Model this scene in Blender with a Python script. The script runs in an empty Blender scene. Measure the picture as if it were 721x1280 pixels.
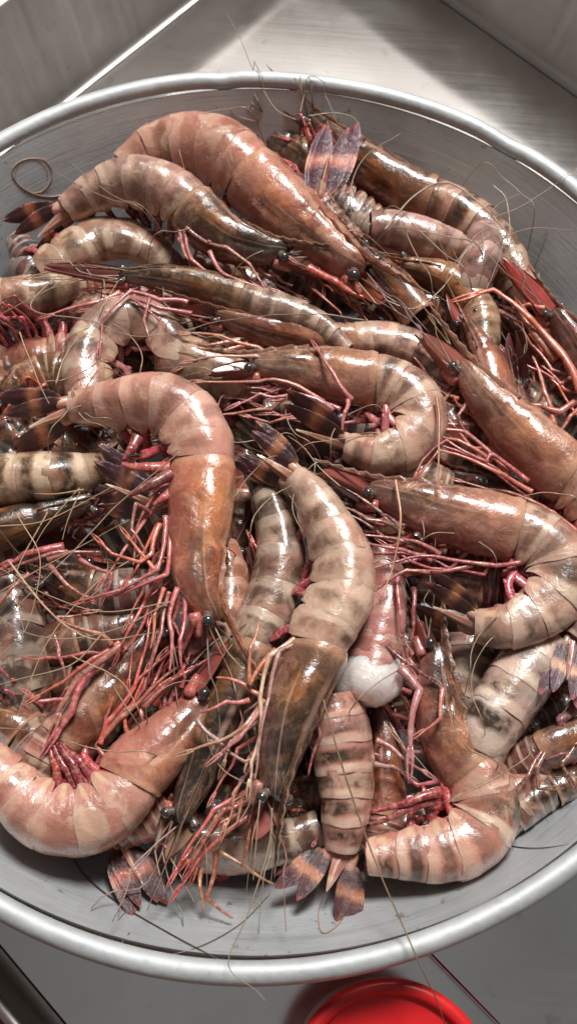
import bpy, math, random
import numpy as np
from mathutils import Vector, Matrix

PI = math.pi
random.seed(7)
rng = np.random.default_rng(7)
scene = bpy.context.scene
COL = scene.collection

# ------------------------------------------------------------------ camera
W0, H0 = 721.0, 1280.0
CX, CY, CD, CTH, CROLL, CFOV = 0.0147, -0.0336, 0.4418, 0.3833, 0.0783, math.radians(55)
CAM = np.array([CX, CY - CD * math.sin(CTH), CD * math.cos(CTH)])
CF = np.array([0, math.sin(CTH), -math.cos(CTH)])
_r = np.array([1.0, 0, 0]); _u = np.cross(_r, CF)
_c, _s = math.cos(CROLL), math.sin(CROLL)
CR, CU = _c * _r + _s * _u, -_s * _r + _c * _u
CK = (H0 / 2) / math.tan(CFOV / 2)
cam = bpy.data.objects.new('camera', bpy.data.cameras.new('camera'))
COL.objects.link(cam)
m = Matrix.Identity(4)
for i in range(3):
    m[i][0], m[i][1], m[i][2], m[i][3] = CR[i], CU[i], -CF[i], CAM[i]
cam.matrix_world = m
cam.data.sensor_fit = 'VERTICAL'
cam.data.angle = CFOV
cam.data.clip_start = 0.01
cam.data.clip_end = 50
cam.data.dof.use_dof = True
cam.data.dof.focus_distance = 0.425
cam.data.dof.aperture_fstop = 9.0
scene.camera = cam

# ------------------------------------------------------------------ light
world = bpy.data.worlds.new('World'); scene.world = world
world.use_nodes = True
wn = world.node_tree.nodes; wl = world.node_tree.links
bg = wn['Background']
tc = wn.new('ShaderNodeTexCoord'); sx = wn.new('ShaderNodeSeparateXYZ')
rp = wn.new('ShaderNodeValToRGB')
wl.new(tc.outputs['Generated'], sx.inputs[0]); wl.new(sx.outputs['Z'], rp.inputs[0])
rp.color_ramp.elements[0].position = 0.70; rp.color_ramp.elements[0].color = (0.86, 0.68, 0.58, 1)
rp.color_ramp.elements[1].position = 0.94; rp.color_ramp.elements[1].color = (0.70, 0.76, 0.80, 1)
e3 = rp.color_ramp.elements.new(1.0); e3.color = (1.25, 1.27, 1.28, 1)
wl.new(rp.outputs[0], bg.inputs[0]); bg.inputs[1].default_value = 0.19

def area(name, az, el, dist, sx_, sy_, power, col, spin=0.0):
    l = bpy.data.lights.new(name, 'AREA'); l.shape = 'RECTANGLE'
    l.size, l.size_y, l.energy, l.color = sx_, sy_, power, col
    o = bpy.data.objects.new(name, l); COL.objects.link(o)
    a, e = math.radians(az), math.radians(el)
    d = Vector((math.cos(e) * math.cos(a), math.cos(e) * math.sin(a), math.sin(e)))
    o.location = d * dist
    q = d.to_track_quat('Z', 'Y')
    o.rotation_euler = (q.to_matrix().to_4x4() @ Matrix.Rotation(spin, 4, 'Z')).to_euler()
    o['kind'] = 'helper'
    return o
area('window_light', 88, 50, 4.0, 2.2, 1.7, 13, (1.0, 0.99, 0.96))
area('roof_light', 80, 57, 2.5, 0.7, 0.7, 104, (1.0, 0.985, 0.96))

scene.view_settings.view_transform = 'Standard'
scene.view_settings.look = 'None'
scene.view_settings.exposure = -0.10
scene.view_settings.gamma = 1.0
scene.cycles.max_bounces = 8
scene.cycles.transparent_max_bounces = 8

# ------------------------------------------------------------------ helpers
def P(px, py, z):
    """photo pixel and height -> point of the place"""
    d = CF + CR * (px - W0 / 2) / CK - CU * (py - H0 / 2) / CK
    return CAM + d * ((z - CAM[2]) / d[2])

PROF = [(0.0, -.085), (.146, -.085), (.156, -.0842), (.164, -.081), (.170, -.075), (.175, -.067), (.2165, -.004)]
def bowl_z(R):
    return float(np.interp(R, [a for a, b in PROF], [b for a, b in PROF]))
def Pb(px, py, lift=0.002):
    """point on the inside of the bowl seen at that pixel"""
    lo = None
    for z in np.linspace(0.0, -.086, 260):
        q = P(px, py, z)
        if z <= bowl_z(math.hypot(q[0], q[1])) + lift:
            return q
    return P(px, py, -.083)

def nrm(v):
    n = np.linalg.norm(v, axis=-1, keepdims=True); n[n == 0] = 1
    return v / n

def spline(pts, n):
    """centripetal-ish catmull rom, resampled to n even points"""
    p = np.array(pts, float)
    if len(p) == 2:
        t = np.linspace(0, 1, n)[:, None]; return p[0] * (1 - t) + p[1] * t
    q = np.vstack([2 * p[0] - p[1], p, 2 * p[-1] - p[-2]])
    out = []
    for i in range(1, len(q) - 2):
        t = np.linspace(0, 1, 24, endpoint=False)[:, None]
        a, b, c, d = q[i - 1], q[i], q[i + 1], q[i + 2]
        out.append(.5 * ((2 * b) + (-a + c) * t + (2 * a - 5 * b + 4 * c - d) * t ** 2 + (-a + 3 * b - 3 * c + d) * t ** 3))
    out = np.vstack(out + [p[-1:]])
    return resample(out, n)

def resample(p, n):
    s = np.concatenate([[0], np.cumsum(np.linalg.norm(np.diff(p, axis=0), axis=1))])
    t = np.linspace(0, s[-1], n) if np.isscalar(n) else np.array(n) * s[-1]
    return np.stack([np.interp(t, s, p[:, k]) for k in range(p.shape[1])], 1)

class Geo:
    def __init__(g):
        g.v, g.f, g.uv, g.n, g.mi = [], [], [], 0, []
    def grid(g, pts, uv, closed=False, mat=0):
        """pts (a,b,3), uv (a,b,2)"""
        a, b = pts.shape[:2]
        g.v.append(pts.reshape(-1, 3)); g.uv.append(uv.reshape(-1, 2))
        i = np.arange(a - 1)[:, None]; j = np.arange(b if closed else b - 1)[None]
        j2 = (j + 1) % b
        q = np.stack([i * b + j, i * b + j2, (i + 1) * b + j2, (i + 1) * b + j], -1).reshape(-1, 4) + g.n
        g.f += q.tolist(); g.n += a * b
        g.mi += [mat] * len(q)
    def build(g, name, mat, parent=None, smooth=True, origin=None):
        v = np.vstack(g.v); uv = np.vstack(g.uv)
        o0 = np.array(origin if origin is not None else (parent_org(parent) if parent else v.mean(0)))
        me = bpy.data.meshes.new(name)
        me.from_pydata((v - o0).tolist(), [], g.f)
        ul = me.uv_layers.new(name='uv')
        vi = np.empty(len(me.loops), dtype=np.int32); me.loops.foreach_get('vertex_index', vi)
        ul.data.foreach_set('uv', uv[vi].astype(np.float32).ravel())
        for mt in (mat if isinstance(mat, (list, tuple)) else [mat]): me.materials.append(mt)
        if any(g.mi): me.polygons.foreach_set('material_index', g.mi)
        if smooth: me.polygons.foreach_set('use_smooth', [True] * len(me.polygons))
        me.update()
        o = bpy.data.objects.new(name, me); COL.objects.link(o)
        if parent is not None:
            o.parent = parent
            if parent.type == 'MESH': pass
        else:
            o.location = o0
        return o

ORG = {}
def parent_org(p):
    return ORG[p.name]

def thing(name, label, cat, loc, group=None):
    o = bpy.data.objects.new(name, None); COL.objects.link(o)
    o.empty_display_size = 0.01
    o.location = [float(x) for x in loc]
    ORG[o.name] = np.array(loc, float)
    o['label'] = label; o['category'] = cat
    if group: o['group'] = group
    return o

def part(g, name, mat, parent, color=None, smooth=True):
    """a part: vertices relative to the thing's base (sub-parts share the frame)"""
    o = g.build(name, mat, parent, smooth)
    ORG[o.name] = ORG[parent.name]
    if color is not None: o.color = color
    return o

def frames(c, up=None):
    T = nrm(np.gradient(c, axis=0))
    U = np.zeros_like(T)
    u = np.array(up if up is not None else (0.13, 0.07, 1.0)); 
    for i in range(len(c)):
        u = u - (u @ T[i]) * T[i]
        n = np.linalg.norm(u)
        u = u / n if n > 1e-6 else np.array([1.0, 0, 0])
        U[i] = u
    return T, U, np.cross(T, U)

def tube(g, c, r, ns=8, flat=1.0, mat=0, up=None, u0=0.0, u1=1.0):
    c = np.array(c, float); r = np.array(r, float) * np.ones(len(c))
    T, U, S = frames(c, up)
    a = np.linspace(0, 2 * PI, ns, endpoint=False)
    pts = c[:, None] + r[:, None, None] * (np.cos(a)[None, :, None] * U[:, None] * flat + np.sin(a)[None, :, None] * S[:, None])
    # closed ends
    pts = np.concatenate([np.repeat(c[:1, None], ns, 1), pts, np.repeat(c[-1:, None], ns, 1)], 0)
    n = len(pts)
    uv = np.stack(np.broadcast_arrays(np.linspace(u0, u1, n)[:, None], np.linspace(0, 1, ns)[None]), -1)
    g.grid(pts, uv, True, mat)

# ------------------------------------------------------------------ node helpers
class M:
    def __init__(s, name):
        s.m = bpy.data.materials.new(name); s.m.use_nodes = True
        s.t = s.m.node_tree; s.b = s.t.nodes['Principled BSDF']
    def n(s, typ, **kw):
        nd = s.t.nodes.new('ShaderNode' + typ)
        for k, v in kw.items():
            if k.startswith('i_'):
                nd.inputs[k[2:].replace('_', ' ')].default_value = v
            else: setattr(nd, k, v)
        return nd
    def l(s, a, b): s.t.links.new(a, b)
    def setv(s, **kw):
        for k, v in kw.items(): s.b.inputs[k.replace('_', ' ')].default_value = v
    def noise(s, vec, scale, detail=4, rough=.55, dist=0.0):
        nd = s.n('TexNoise'); nd.inputs['Scale'].default_value = scale; nd.inputs['Detail'].default_value = detail
        nd.inputs['Roughness'].default_value = rough; nd.inputs['Distortion'].default_value = dist
        if vec is not None: s.l(vec, nd.inputs['Vector'])
        return nd.outputs['Fac']
    def ramp(s, fac, stops):
        nd = s.n('ValToRGB'); cr = nd.color_ramp
        while len(cr.elements) < len(stops): cr.elements.new(.5)
        for e, (p, c) in zip(cr.elements, stops):
            e.position = p; e.color = (c if len(c) == 4 else (*c, 1)) if not isinstance(c, (int, float)) else (c, c, c, 1)
        s.l(fac, nd.inputs[0]); return nd.outputs[0]
    def math(s, op, a, b=None, clamp=False):
        nd = s.n('Math', operation=op, use_clamp=clamp)
        for i, x in enumerate((a, b)):
            if x is None: continue
            if isinstance(x, (int, float)): nd.inputs[i].default_value = x
            else: s.l(x, nd.inputs[i])
        return nd.outputs[0]
    def mix(s, fac, a, b, mode='MIX'):
        nd = s.n('MixRGB', blend_type=mode)
        for i, x in enumerate((fac, a, b)):
            if isinstance(x, (int, float)): nd.inputs[i].default_value = x
            elif isinstance(x, tuple): nd.inputs[i].default_value = (*x, 1) if len(x) == 3 else x
            else: s.l(x, nd.inputs[i])
        return nd.outputs[0]
    def bump(s, h, strength=.3, dist=.001, prev=None):
        nd = s.n('Bump'); nd.inputs['Strength'].default_value = strength; nd.inputs['Distance'].default_value = dist
        s.l(h, nd.inputs['Height'])
        if prev is not None: s.l(prev, nd.inputs['Normal'])
        return nd.outputs[0]
    def coords(s):
        """object coordinates shifted per thing, u, v, tint, strength"""
        tc = s.n('TexCoord'); oi = s.n('ObjectInfo')
        vm = s.n('VectorMath', operation='ADD'); cb = s.n('CombineXYZ')
        rr = s.math('MULTIPLY', oi.outputs['Random'], 7.0)
        s.l(rr, cb.inputs[0]); s.l(rr, cb.inputs[1])
        s.l(tc.outputs['Object'], vm.inputs[0]); s.l(cb.outputs[0], vm.inputs[1])
        sp = s.n('SeparateXYZ'); s.l(tc.outputs['UV'], sp.inputs[0])
        return vm.outputs[0], sp.outputs[0], sp.outputs[1], oi.outputs['Color'], oi.outputs['Alpha'], tc.outputs['UV']

def wet(mm, vec, rough=.22, coat=.6, fine=.25, big=.35):
    """wet surface: crinkled film and rough variation"""
    n1 = mm.noise(vec, 130, 5, .62, .6)
    n2 = mm.noise(vec, 620, 4, .6)
    b1 = mm.bump(n1, big, .0022)
    b2 = mm.bump(n2, fine, .0005, b1)
    mm.l(b2, mm.b.inputs['Normal'])
    cb_ = mm.bump(mm.noise(vec, 150, 3, .55, 1.0), .15, .0018)
    mm.l(cb_, mm.b.inputs['Coat Normal'])
    mm.l(mm.ramp(n1, [(.3, rough * .7), (.7, min(1, rough * 1.7))]), mm.b.inputs['Roughness'])
    mm.setv(Coat_Weight=coat, Coat_Roughness=.07, Coat_IOR=1.5, IOR=1.45)

def sss(mm, w=.25, rad=(.0045, .0020, .0013)):
    mm.b.subsurface_method = 'RANDOM_WALK'
    mm.setv(Subsurface_Weight=w, Subsurface_Scale=1.0)
    mm.b.inputs['Subsurface Radius'].default_value = rad

def mat_shell():
    mm = M('abdomen_shell'); vec, u, v, tint, al, uv = mm.coords()
    n = mm.noise(vec, 90, 5, .6, .4); nb = mm.noise(vec, 35, 3, .5); nf = mm.noise(vec, 420, 5, .7)
    c = mm.mix(mm.ramp(nb, [(.38, 0), (.62, 1)]), tint, mm.mix(1.0, tint, (.62, .50, .44), 'MULTIPLY'))
    c = mm.mix(mm.math('MULTIPLY', mm.ramp(nf, [(.5, 0), (.72, 1)]), .45), c, mm.mix(1.0, tint, (.5, .42, .36), 'MULTIPLY'))
    # dark transverse band
    uu = mm.math('ADD', u, mm.math('MULTIPLY', mm.math('SUBTRACT', n, .5), .35))
    band = mm.ramp(uu, [(.20, 0), (.34, 1), (.58, 1), (.68, 0)])
    patch = mm.ramp(mm.noise(vec, 48, 4, .6), [(.41, .22), (.51, 1)])
    patch = mm.math('ADD', patch, mm.math('MULTIPLY', mm.math('SUBTRACT', al, 1.0, True), 1.2), True)
    al = mm.math('MINIMUM', al, 1.0)
    band = mm.math('MULTIPLY', mm.math('MULTIPLY', band, patch), al)
    band = mm.math('MULTIPLY', band, mm.ramp(v, [(.34, 1), (.66, .3)]))
    c = mm.mix(band, c, (.055, .034, .021))
    # pale band near the rear margin
    pale = mm.ramp(uu, [(.66, 0), (.76, 1), (.90, 1), (.97, .2)])
    pale = mm.math('MULTIPLY', mm.math('MULTIPLY', pale, mm.ramp(nb, [(.3, .35), (.6, 1)])), mm.math('ADD', mm.math('MULTIPLY', al, .75), .18), True)
    c = mm.mix(pale, c, mm.mix(.60, tint, (.80, .66, .50)))
    # pinker towards the belly edge
    pk = mm.math('MULTIPLY', mm.ramp(v, [(.42, 0), (.72, 1)]), mm.ramp(n, [(.35, .25), (.65, .9)]))
    c = mm.mix(mm.math('MULTIPLY', pk, .6), c, (.50, .15, .10))
    ru = mm.ramp(mm.noise(vec, 42, 4, .6, .5), [(.50, 0), (.62, 1)])
    c = mm.mix(mm.math('MULTIPLY', ru, .6), c, mm.mix(.5, tint, (.54, .19, .13)))
    wh = mm.ramp(mm.noise(vec, 70, 4, .6, .5), [(.54, 0), (.64, 1)])
    c = mm.mix(mm.math('MULTIPLY', wh, .42), c, (.74, .55, .40))
    dots = mm.math('MULTIPLY', mm.ramp(v, [(.53, 0), (.58, 1), (.66, 1), (.70, 0)]), mm.ramp(u, [(.30, 0), (.42, 1), (.62, 1), (.74, 0)]))
    c = mm.mix(mm.math('MULTIPLY', dots, .6), c, (.72, .52, .34))
    edge = mm.ramp(u, [(.0, 0), (.90, 0), (.96, 1)])
    c = mm.mix(mm.math('MULTIPLY', edge, .5), c, (.66, .44, .34))
    mm.l(c, mm.b.inputs['Base Color'])
    wet(mm, vec); sss(mm, .5, (.006, .003, .0022))
    return mm.m

def mat_carapace():
    mm = M('carapace_shell'); vec, u, v, tint, al, uv = mm.coords()
    mp = mm.n('Mapping'); mp.inputs['Scale'].default_value = (3.4, 3.4, 1)
    mm.l(uv, mp.inputs[0])
    st = mm.noise(mp.outputs[0], 2.0, 6, .68, .5)
    n = mm.noise(vec, 75, 5, .62, .8); nb = mm.noise(vec, 30, 3, .5, .5); nf = mm.noise(vec, 380, 5, .7)
    c = mm.mix(mm.ramp(nb, [(.35, 0), (.65, 1)]), tint, mm.mix(1.0, tint, (.78, .58, .48), 'MULTIPLY'))
    c = mm.mix(mm.math('MULTIPLY', mm.ramp(n, [(.50, 0), (.62, 1)]), .42), c, (.50, .26, .12))
    pkn = mm.noise(vec, 48, 4, .6, .6)
    lite = mm.math('SUBTRACT', 1.0, mm.math('MULTIPLY', al, .8), True)
    c = mm.mix(mm.math('MULTIPLY', mm.math('MULTIPLY', mm.ramp(pkn, [(.46, 0), (.60, 1)]), .75), lite), c, mm.mix(.5, tint, (.58, .22, .17)))
    crm = mm.noise(vec, 120, 4, .6, 1.2)
    c = mm.mix(mm.math('MULTIPLY', mm.math('MULTIPLY', mm.ramp(crm, [(.56, 0), (.66, 1)]), .6), mm.math('MULTIPLY', mm.math('ADD', lite, .35), 1.0)), c, (.56, .42, .30))
    c = mm.mix(mm.math('MULTIPLY', mm.ramp(u, [(.72, 0), (.95, 1)]), .45), c, mm.mix(.5, tint, (.66, .36, .26)))
    # dark greenish shoulder patches, more towards the head
    dk = mm.math('MULTIPLY', mm.ramp(st, [(.45, 0), (.51, 1)]), mm.ramp(u, [(.0, 1), (.55, .85), (.95, .35)]))
    dk2 = mm.math('MULTIPLY', mm.ramp(n, [(.42, 1), (.52, 0)]), mm.ramp(u, [(.0, 1), (.7, .8), (1.0, .3)]))
    dk = mm.math('MULTIPLY', mm.math('MULTIPLY', mm.math('MAXIMUM', dk, dk2), al), mm.ramp(al, [(.3, .75), (.8, 1)]), True)
    c = mm.mix(dk, c, (.018, .019, .016))
    lo_ = mm.noise(vec, 34, 5, .65, .9)
    c = mm.mix(mm.math('MULTIPLY', mm.ramp(lo_, [(.50, 0), (.60, 1)]), .65), c, mm.mix(1.0, c, (.42, .28, .24), 'MULTIPLY'))
    hi_ = mm.noise(vec, 46, 5, .65, 1.1)
    c = mm.mix(mm.math('MULTIPLY', mm.math('MULTIPLY', mm.ramp(hi_, [(.54, 0), (.62, 1)]), .5), mm.math('ADD', lite, .2, True)), c, (.66, .40, .27))
    li = mm.math('MULTIPLY', mm.ramp(nf, [(.52, 0), (.70, 1)]), .4)
    c = mm.mix(li, c, mm.mix(1.0, c, (.45, .38, .33), 'MULTIPLY'))
    def blob(cu, cv, su, sv):
        a = mm.math('POWER', mm.math('MULTIPLY', mm.math('SUBTRACT', u, cu), 1 / su), 2.0); b = mm.math('POWER', mm.math('MULTIPLY', mm.math('SUBTRACT', v, cv), 1 / sv), 2.0)
        return mm.math('MULTIPLY', mm.math('POWER', 2.718, mm.math('MULTIPLY', mm.math('ADD', a, b), -1.0)), mm.ramp(n, [(.35, .35), (.6, 1)]))
    c = mm.mix(mm.math('MULTIPLY', blob(.66, .26, .20, .14), .6), c, mm.mix(.5, tint, (.62, .22, .06)))
    c = mm.mix(mm.math('MULTIPLY', blob(.32, .42, .22, .10), .75), c, (.085, .065, .05))
    c = mm.mix(mm.math('MULTIPLY', blob(.08, .30, .14, .25), .55), c, (.11, .085, .07))
    vl = mm.math('SUBTRACT', v, mm.math('ADD', mm.math('MULTIPLY', u, .10), .25))
    ln = mm.math('MULTIPLY', mm.ramp(mm.math('ABSOLUTE', vl), [(.0, 1), (.022, 0)]), mm.ramp(u, [(.0, .8), (.6, .7), (.8, 0)]))
    c = mm.mix(mm.math('MULTIPLY', ln, .6), c, (.66, .42, .32))
    rid = mm.math('MULTIPLY', mm.ramp(v, [(.015, 1), (.05, 0)]), mm.ramp(u, [(.0, 1), (.5, .8), (.85, .1)]))
    c = mm.mix(mm.math('MULTIPLY', rid, .6), c, (.60, .36, .27))
    gr = mm.math('SUBTRACT', u, mm.math('ADD', .40, mm.math('MULTIPLY', v, -.25)))
    c = mm.mix(mm.math('MULTIPLY', mm.ramp(mm.math('ABSOLUTE', gr), [(.0, 1), (.025, 0)]), .4), c, (.14, .08, .06))
    low = mm.math('MULTIPLY', mm.ramp(v, [(.36, 0), (.60, 1)]), .65)
    c = mm.mix(mm.math('MULTIPLY', low, mm.math('ADD', mm.math('MULTIPLY', lite, .8), .25)), c, (.42, .12, .10))
    edge = mm.ramp(u, [(.0, 0), (.93, 0), (.965, 1)])
    c = mm.mix(mm.math('MULTIPLY', edge, .45), c, (.62, .34, .20))
    mm.l(c, mm.b.inputs['Base Color'])
    wet(mm, vec, .2, .7, .25, .38); sss(mm, .25)
    return mm.m

def mat_flesh(name, col, w=.4):
    mm = M(name); vec, u, v, tint, al, uv = mm.coords()
    n = mm.noise(vec, 150, 5, .6, .5)
    c = mm.mix(mm.ramp(n, [(.3, 0), (.7, 1)]), tint, mm.mix(1.0, tint, col, 'MULTIPLY'))
    mm.l(c, mm.b.inputs['Base Color']); wet(mm, vec, .2, .8, .3, .5); sss(mm, w)
    if w > .8: wet(mm, vec, .12, 1.0, .3, .9); mm.setv(Transmission_Weight=.15); sss(mm, 1.0, (.010, .008, .007))
    return mm.m

def mat_leg():
    mm = M('leg_shell'); vec, u, v, tint, al, uv = mm.coords()
    n = mm.noise(vec, 160, 4, .6); nf = mm.noise(vec, 700, 4, .7)
    c = mm.mix(mm.ramp(n, [(.35, 0), (.7, 1)]), tint, mm.mix(1.0, tint, (.62, .38, .36), 'MULTIPLY'))
    c = mm.mix(mm.math('MULTIPLY', mm.ramp(nf, [(.45, 0), (.7, 1)]), .35), c, (.78, .52, .42))
    # pale joints and tips
    j = mm.ramp(mm.math('PINGPONG', mm.math('MULTIPLY', u, 3.0), .5), [(.0, 1), (.06, 0)])
    c = mm.mix(mm.math('MULTIPLY', j, .4), c, (.72, .42, .30))
    c = mm.mix(mm.math('MULTIPLY', mm.ramp(u, [(.93, 0), (1.0, 1)]), .6), c, (.75, .45, .30))
    mm.l(c, mm.b.inputs['Base Color']); wet(mm, vec, .27, .5, .3, .3); sss(mm, .2, (.002, .0008, .0006))
    return mm.m

def mat_tail():
    mm = M('tail_blade'); vec, u, v, tint, al, uv = mm.coords()
    mp = mm.n('Mapping'); mp.inputs['Scale'].default_value = (2.0, 16.0, 1); mm.l(uv, mp.inputs[0])
    st = mm.noise(mp.outputs[0], 2.0, 4, .6, .3); n = mm.noise(vec, 110, 4, .6)
    uu = mm.math('ADD', u, mm.math('MULTIPLY', mm.math('SUBTRACT', st, .5), .30))
    c = mm.ramp(uu, [(.0, (.42, .22, .12)), (.14, (.070, .036, .034)), (.34, (.050, .026, .026)), (.44, (.50, .22, .12)), (.53, (.56, .29, .16)), (.62, (.09, .028, .034)), (.86, (.055, .02, .025)), (.97, (.30, .07, .06))])
    c = mm.mix(mm.math('MULTIPLY', mm.ramp(n, [(.45, 0), (.65, 1)]), .55), c, (.085, .04, .048))
    c = mm.mix(1.0, c, tint, 'MULTIPLY')
    c = mm.mix(mm.math('MULTIPLY', mm.ramp(st, [(.50, 0), (.56, 1)]), .45), c, mm.mix(1.0, c, (.35, .28, .28), 'MULTIPLY'))
    mm.l(c, mm.b.inputs['Base Color'])
    h = mm.n('TexWave', wave_type='BANDS', bands_direction='Y'); h.inputs['Scale'].default_value = 3; h.inputs['Distortion'].default_value = 2.5; h.inputs['Detail'].default_value = 3
    mm.l(uv, h.inputs[0])
    b1 = mm.bump(st, .5, .0008); b2 = mm.bump(mm.noise(vec, 300, 4), .35, .0012, b1)
    mm.l(b2, mm.b.inputs['Normal']); mm.l(b2, mm.b.inputs['Coat Normal'])
    mm.setv(Roughness=.34, Coat_Weight=.45, Coat_Roughness=.10)
    return mm.m

def mat_simple(name, col, rough=.3, coat=.3, var=.4, scale=200):
    mm = M(name); vec, u, v, tint, al, uv = mm.coords()
    n = mm.noise(vec, scale, 4, .6)
    c = mm.mix(mm.ramp(n, [(.3, 0), (.7, var)]), mm.mix(1.0, tint, col, 'MULTIPLY'), mm.mix(1.0, tint, tuple(x * .4 for x in col), 'MULTIPLY'))
    mm.l(c, mm.b.inputs['Base Color']); mm.setv(Roughness=rough, Coat_Weight=coat, Coat_Roughness=.1)
    mm.l(mm.bump(n, .3, .0008), mm.b.inputs['Normal'])
    return mm.m

def mat_alu():
    """dull scratched aluminium, turned on a lathe"""
    mm = M('dull_aluminium'); tc = mm.n('TexCoord')
    mp = mm.n('Mapping'); mp.inputs['Scale'].default_value = (26.0, 900.0, 1.0); mm.l(tc.outputs['UV'], mp.inputs[0])
    mp2 = mm.n('Mapping'); mp2.inputs['Scale'].default_value = (8.0, 160.0, 1.0); mm.l(tc.outputs['UV'], mp2.inputs[0])
    s1 = mm.noise(mp.outputs[0], 1.0, 6, .7, .15); s2 = mm.noise(mp2.outputs[0], 1.0, 5, .6, .3)
    nb = mm.noise(tc.outputs['Object'], 14, 5, .6, .3); nf = mm.noise(tc.outputs['Object'], 160, 5, .65)
    c = mm.ramp(nb, [(.3, (.45, .475, .485)), (.7, (.59, .62, .63))])
    c = mm.mix(mm.ramp(s2, [(.52, 0), (.70, .5)]), c, (.36, .36, .365))
    c = mm.mix(mm.ramp(s1, [(.56, 0), (.72, .65)]), c, (.28, .28, .29))
    spots = mm.ramp(nf, [(.63, 0), (.70, .7)])
    c = mm.mix(spots, c, (.16, .15, .15))
    mm.l(c, mm.b.inputs['Base Color'])
    mm.setv(Metallic=.6)
    mm.l(mm.ramp(nb, [(.3, .42), (.7, .56)]), mm.b.inputs['Roughness'])
    b = mm.bump(s1, .3, .0007); b = mm.bump(s2, .2, .001, b); b = mm.bump(mm.noise(tc.outputs['Object'], 28, 4), .25, .003, b)
    mm.l(b, mm.b.inputs['Normal'])
    return mm.m

def mat_steel(name='stainless_steel', rough=.13, sc=(4, 260, 1), rot=.93, base=.70):
    mm = M(name); tc = mm.n('TexCoord')
    mp = mm.n('Mapping'); mp.inputs['Rotation'].default_value = (0, 0, -rot); mp.inputs['Scale'].default_value = sc
    mm.l(tc.outputs['Object'], mp.inputs[0])
    s = mm.noise(mp.outputs[0], 2.0, 5, .65); nb = mm.noise(tc.outputs['Object'], 11, 5, .6, .4); nf = mm.noise(tc.outputs['Object'], 75, 4, .6)
    c = mm.ramp(nb, [(.3, (base * .90, base * .84, base * .80)), (.7, (base * 1.1, base * 1.06, base * 1.02))])
    c = mm.mix(mm.ramp(nf, [(.62, 0), (.78, .35)]), c, (.16, .14, .13))
    mm.l(c, mm.b.inputs['Base Color']); mm.setv(Metallic=1.0)
    mm.l(mm.ramp(mm.math('ADD', mm.math('MULTIPLY', nb, .6), mm.math('MULTIPLY', s, .4)), [(.3, rough * .7), (.7, rough * 1.3)]), mm.b.inputs['Roughness'])
    mm.l(mm.bump(s, .05, .0003, mm.bump(mm.noise(tc.outputs['Object'], 6, 2), .03, .01)), mm.b.inputs['Normal'])
    return mm.m

MAT = dict(shell=mat_shell(), cara=mat_carapace(), flesh=mat_flesh('flesh', (.8, .55, .5)), raw=mat_flesh('raw_flesh', (.9, .86, .84), .9),
           leg=mat_leg(), tail=mat_tail(), whisker=mat_simple('whisker', (.36, .25, .17), .4, .2),
           plate=mat_simple('antennal_plate', (1, 1, 1), .22, .7, .6, 90), alu=mat_alu(), steel=mat_steel())
em = M('eye_gloss'); em.setv(Base_Color=(.030, .028, .028, 1), Roughness=.22, Coat_Weight=1.0, Coat_Roughness=.02, IOR=1.5)
MAT['eye'] = em.m
rd = M('red_plastic'); tcn = rd.n('TexCoord'); nz = rd.noise(tcn.outputs['Object'], 60, 4)
rd.l(rd.ramp(nz, [(.3, (.56, .010, .013)), (.75, (.64, .020, .022))]), rd.b.inputs['Base Color'])
rd.l(rd.ramp(rd.noise(tcn.outputs['Object'], 25, 5), [(.3, .22), (.7, .42)]), rd.b.inputs['Roughness'])
rd.l(rd.bump(rd.noise(tcn.outputs['Object'], 130, 4), .12, .001), rd.b.inputs['Normal'])
MAT['red'] = rd.m
dk = M('dark_floor'); tcn = dk.n('TexCoord'); nz = dk.noise(tcn.outputs['Object'], 9, 5)
dk.l(dk.ramp(nz, [(.35, (.06, .03, .018)), (.7, (.30, .17, .09))]), dk.b.inputs['Base Color']); dk.setv(Roughness=.6)
MAT['ground'] = dk.m

# ------------------------------------------------------------------ the bowl
def lathe(g, prof, n=160, mat=0, closed=False):
    prof = np.array(prof, float)
    a = np.linspace(0, 2 * PI, n + 1)
    pts = np.stack([prof[:, None, 0] * np.cos(a)[None], prof[:, None, 0] * np.sin(a)[None], prof[:, None, 1] + 0 * a[None]], -1)
    s = np.concatenate([[0], np.cumsum(np.linalg.norm(np.diff(prof, axis=0), axis=1))])
    uv = np.stack(np.broadcast_arrays(a[None] / (2 * PI) * 1.4, s[:, None]), -1)
    g.grid(pts, uv, False, mat)

bowl = thing('metal_bowl', 'big round dull aluminium bowl with a rolled rim, heaped with prawns', 'bowl', (0, 0, -.087))
g = Geo()
inn = []
for (a, b) in zip(PROF[:-1], PROF[1:]):
    k = 12 if b[0] - a[0] > .03 else 2
    for t in np.linspace(0, 1, k, endpoint=False): inn.append((max(.0008, a[0] * (1 - t) + b[0] * t), a[1] * (1 - t) + b[1] * t))
inn.append(PROF[-1])
outp = [(r + .0022, z - .0018) for r, z in inn[::-1]]
lathe(g, inn[:1] + inn, 200); lathe(g, [inn[-1], outp[0]] + outp[1:], 120)
part(g, 'basin', MAT['alu'], bowl)
g = Geo()
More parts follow.
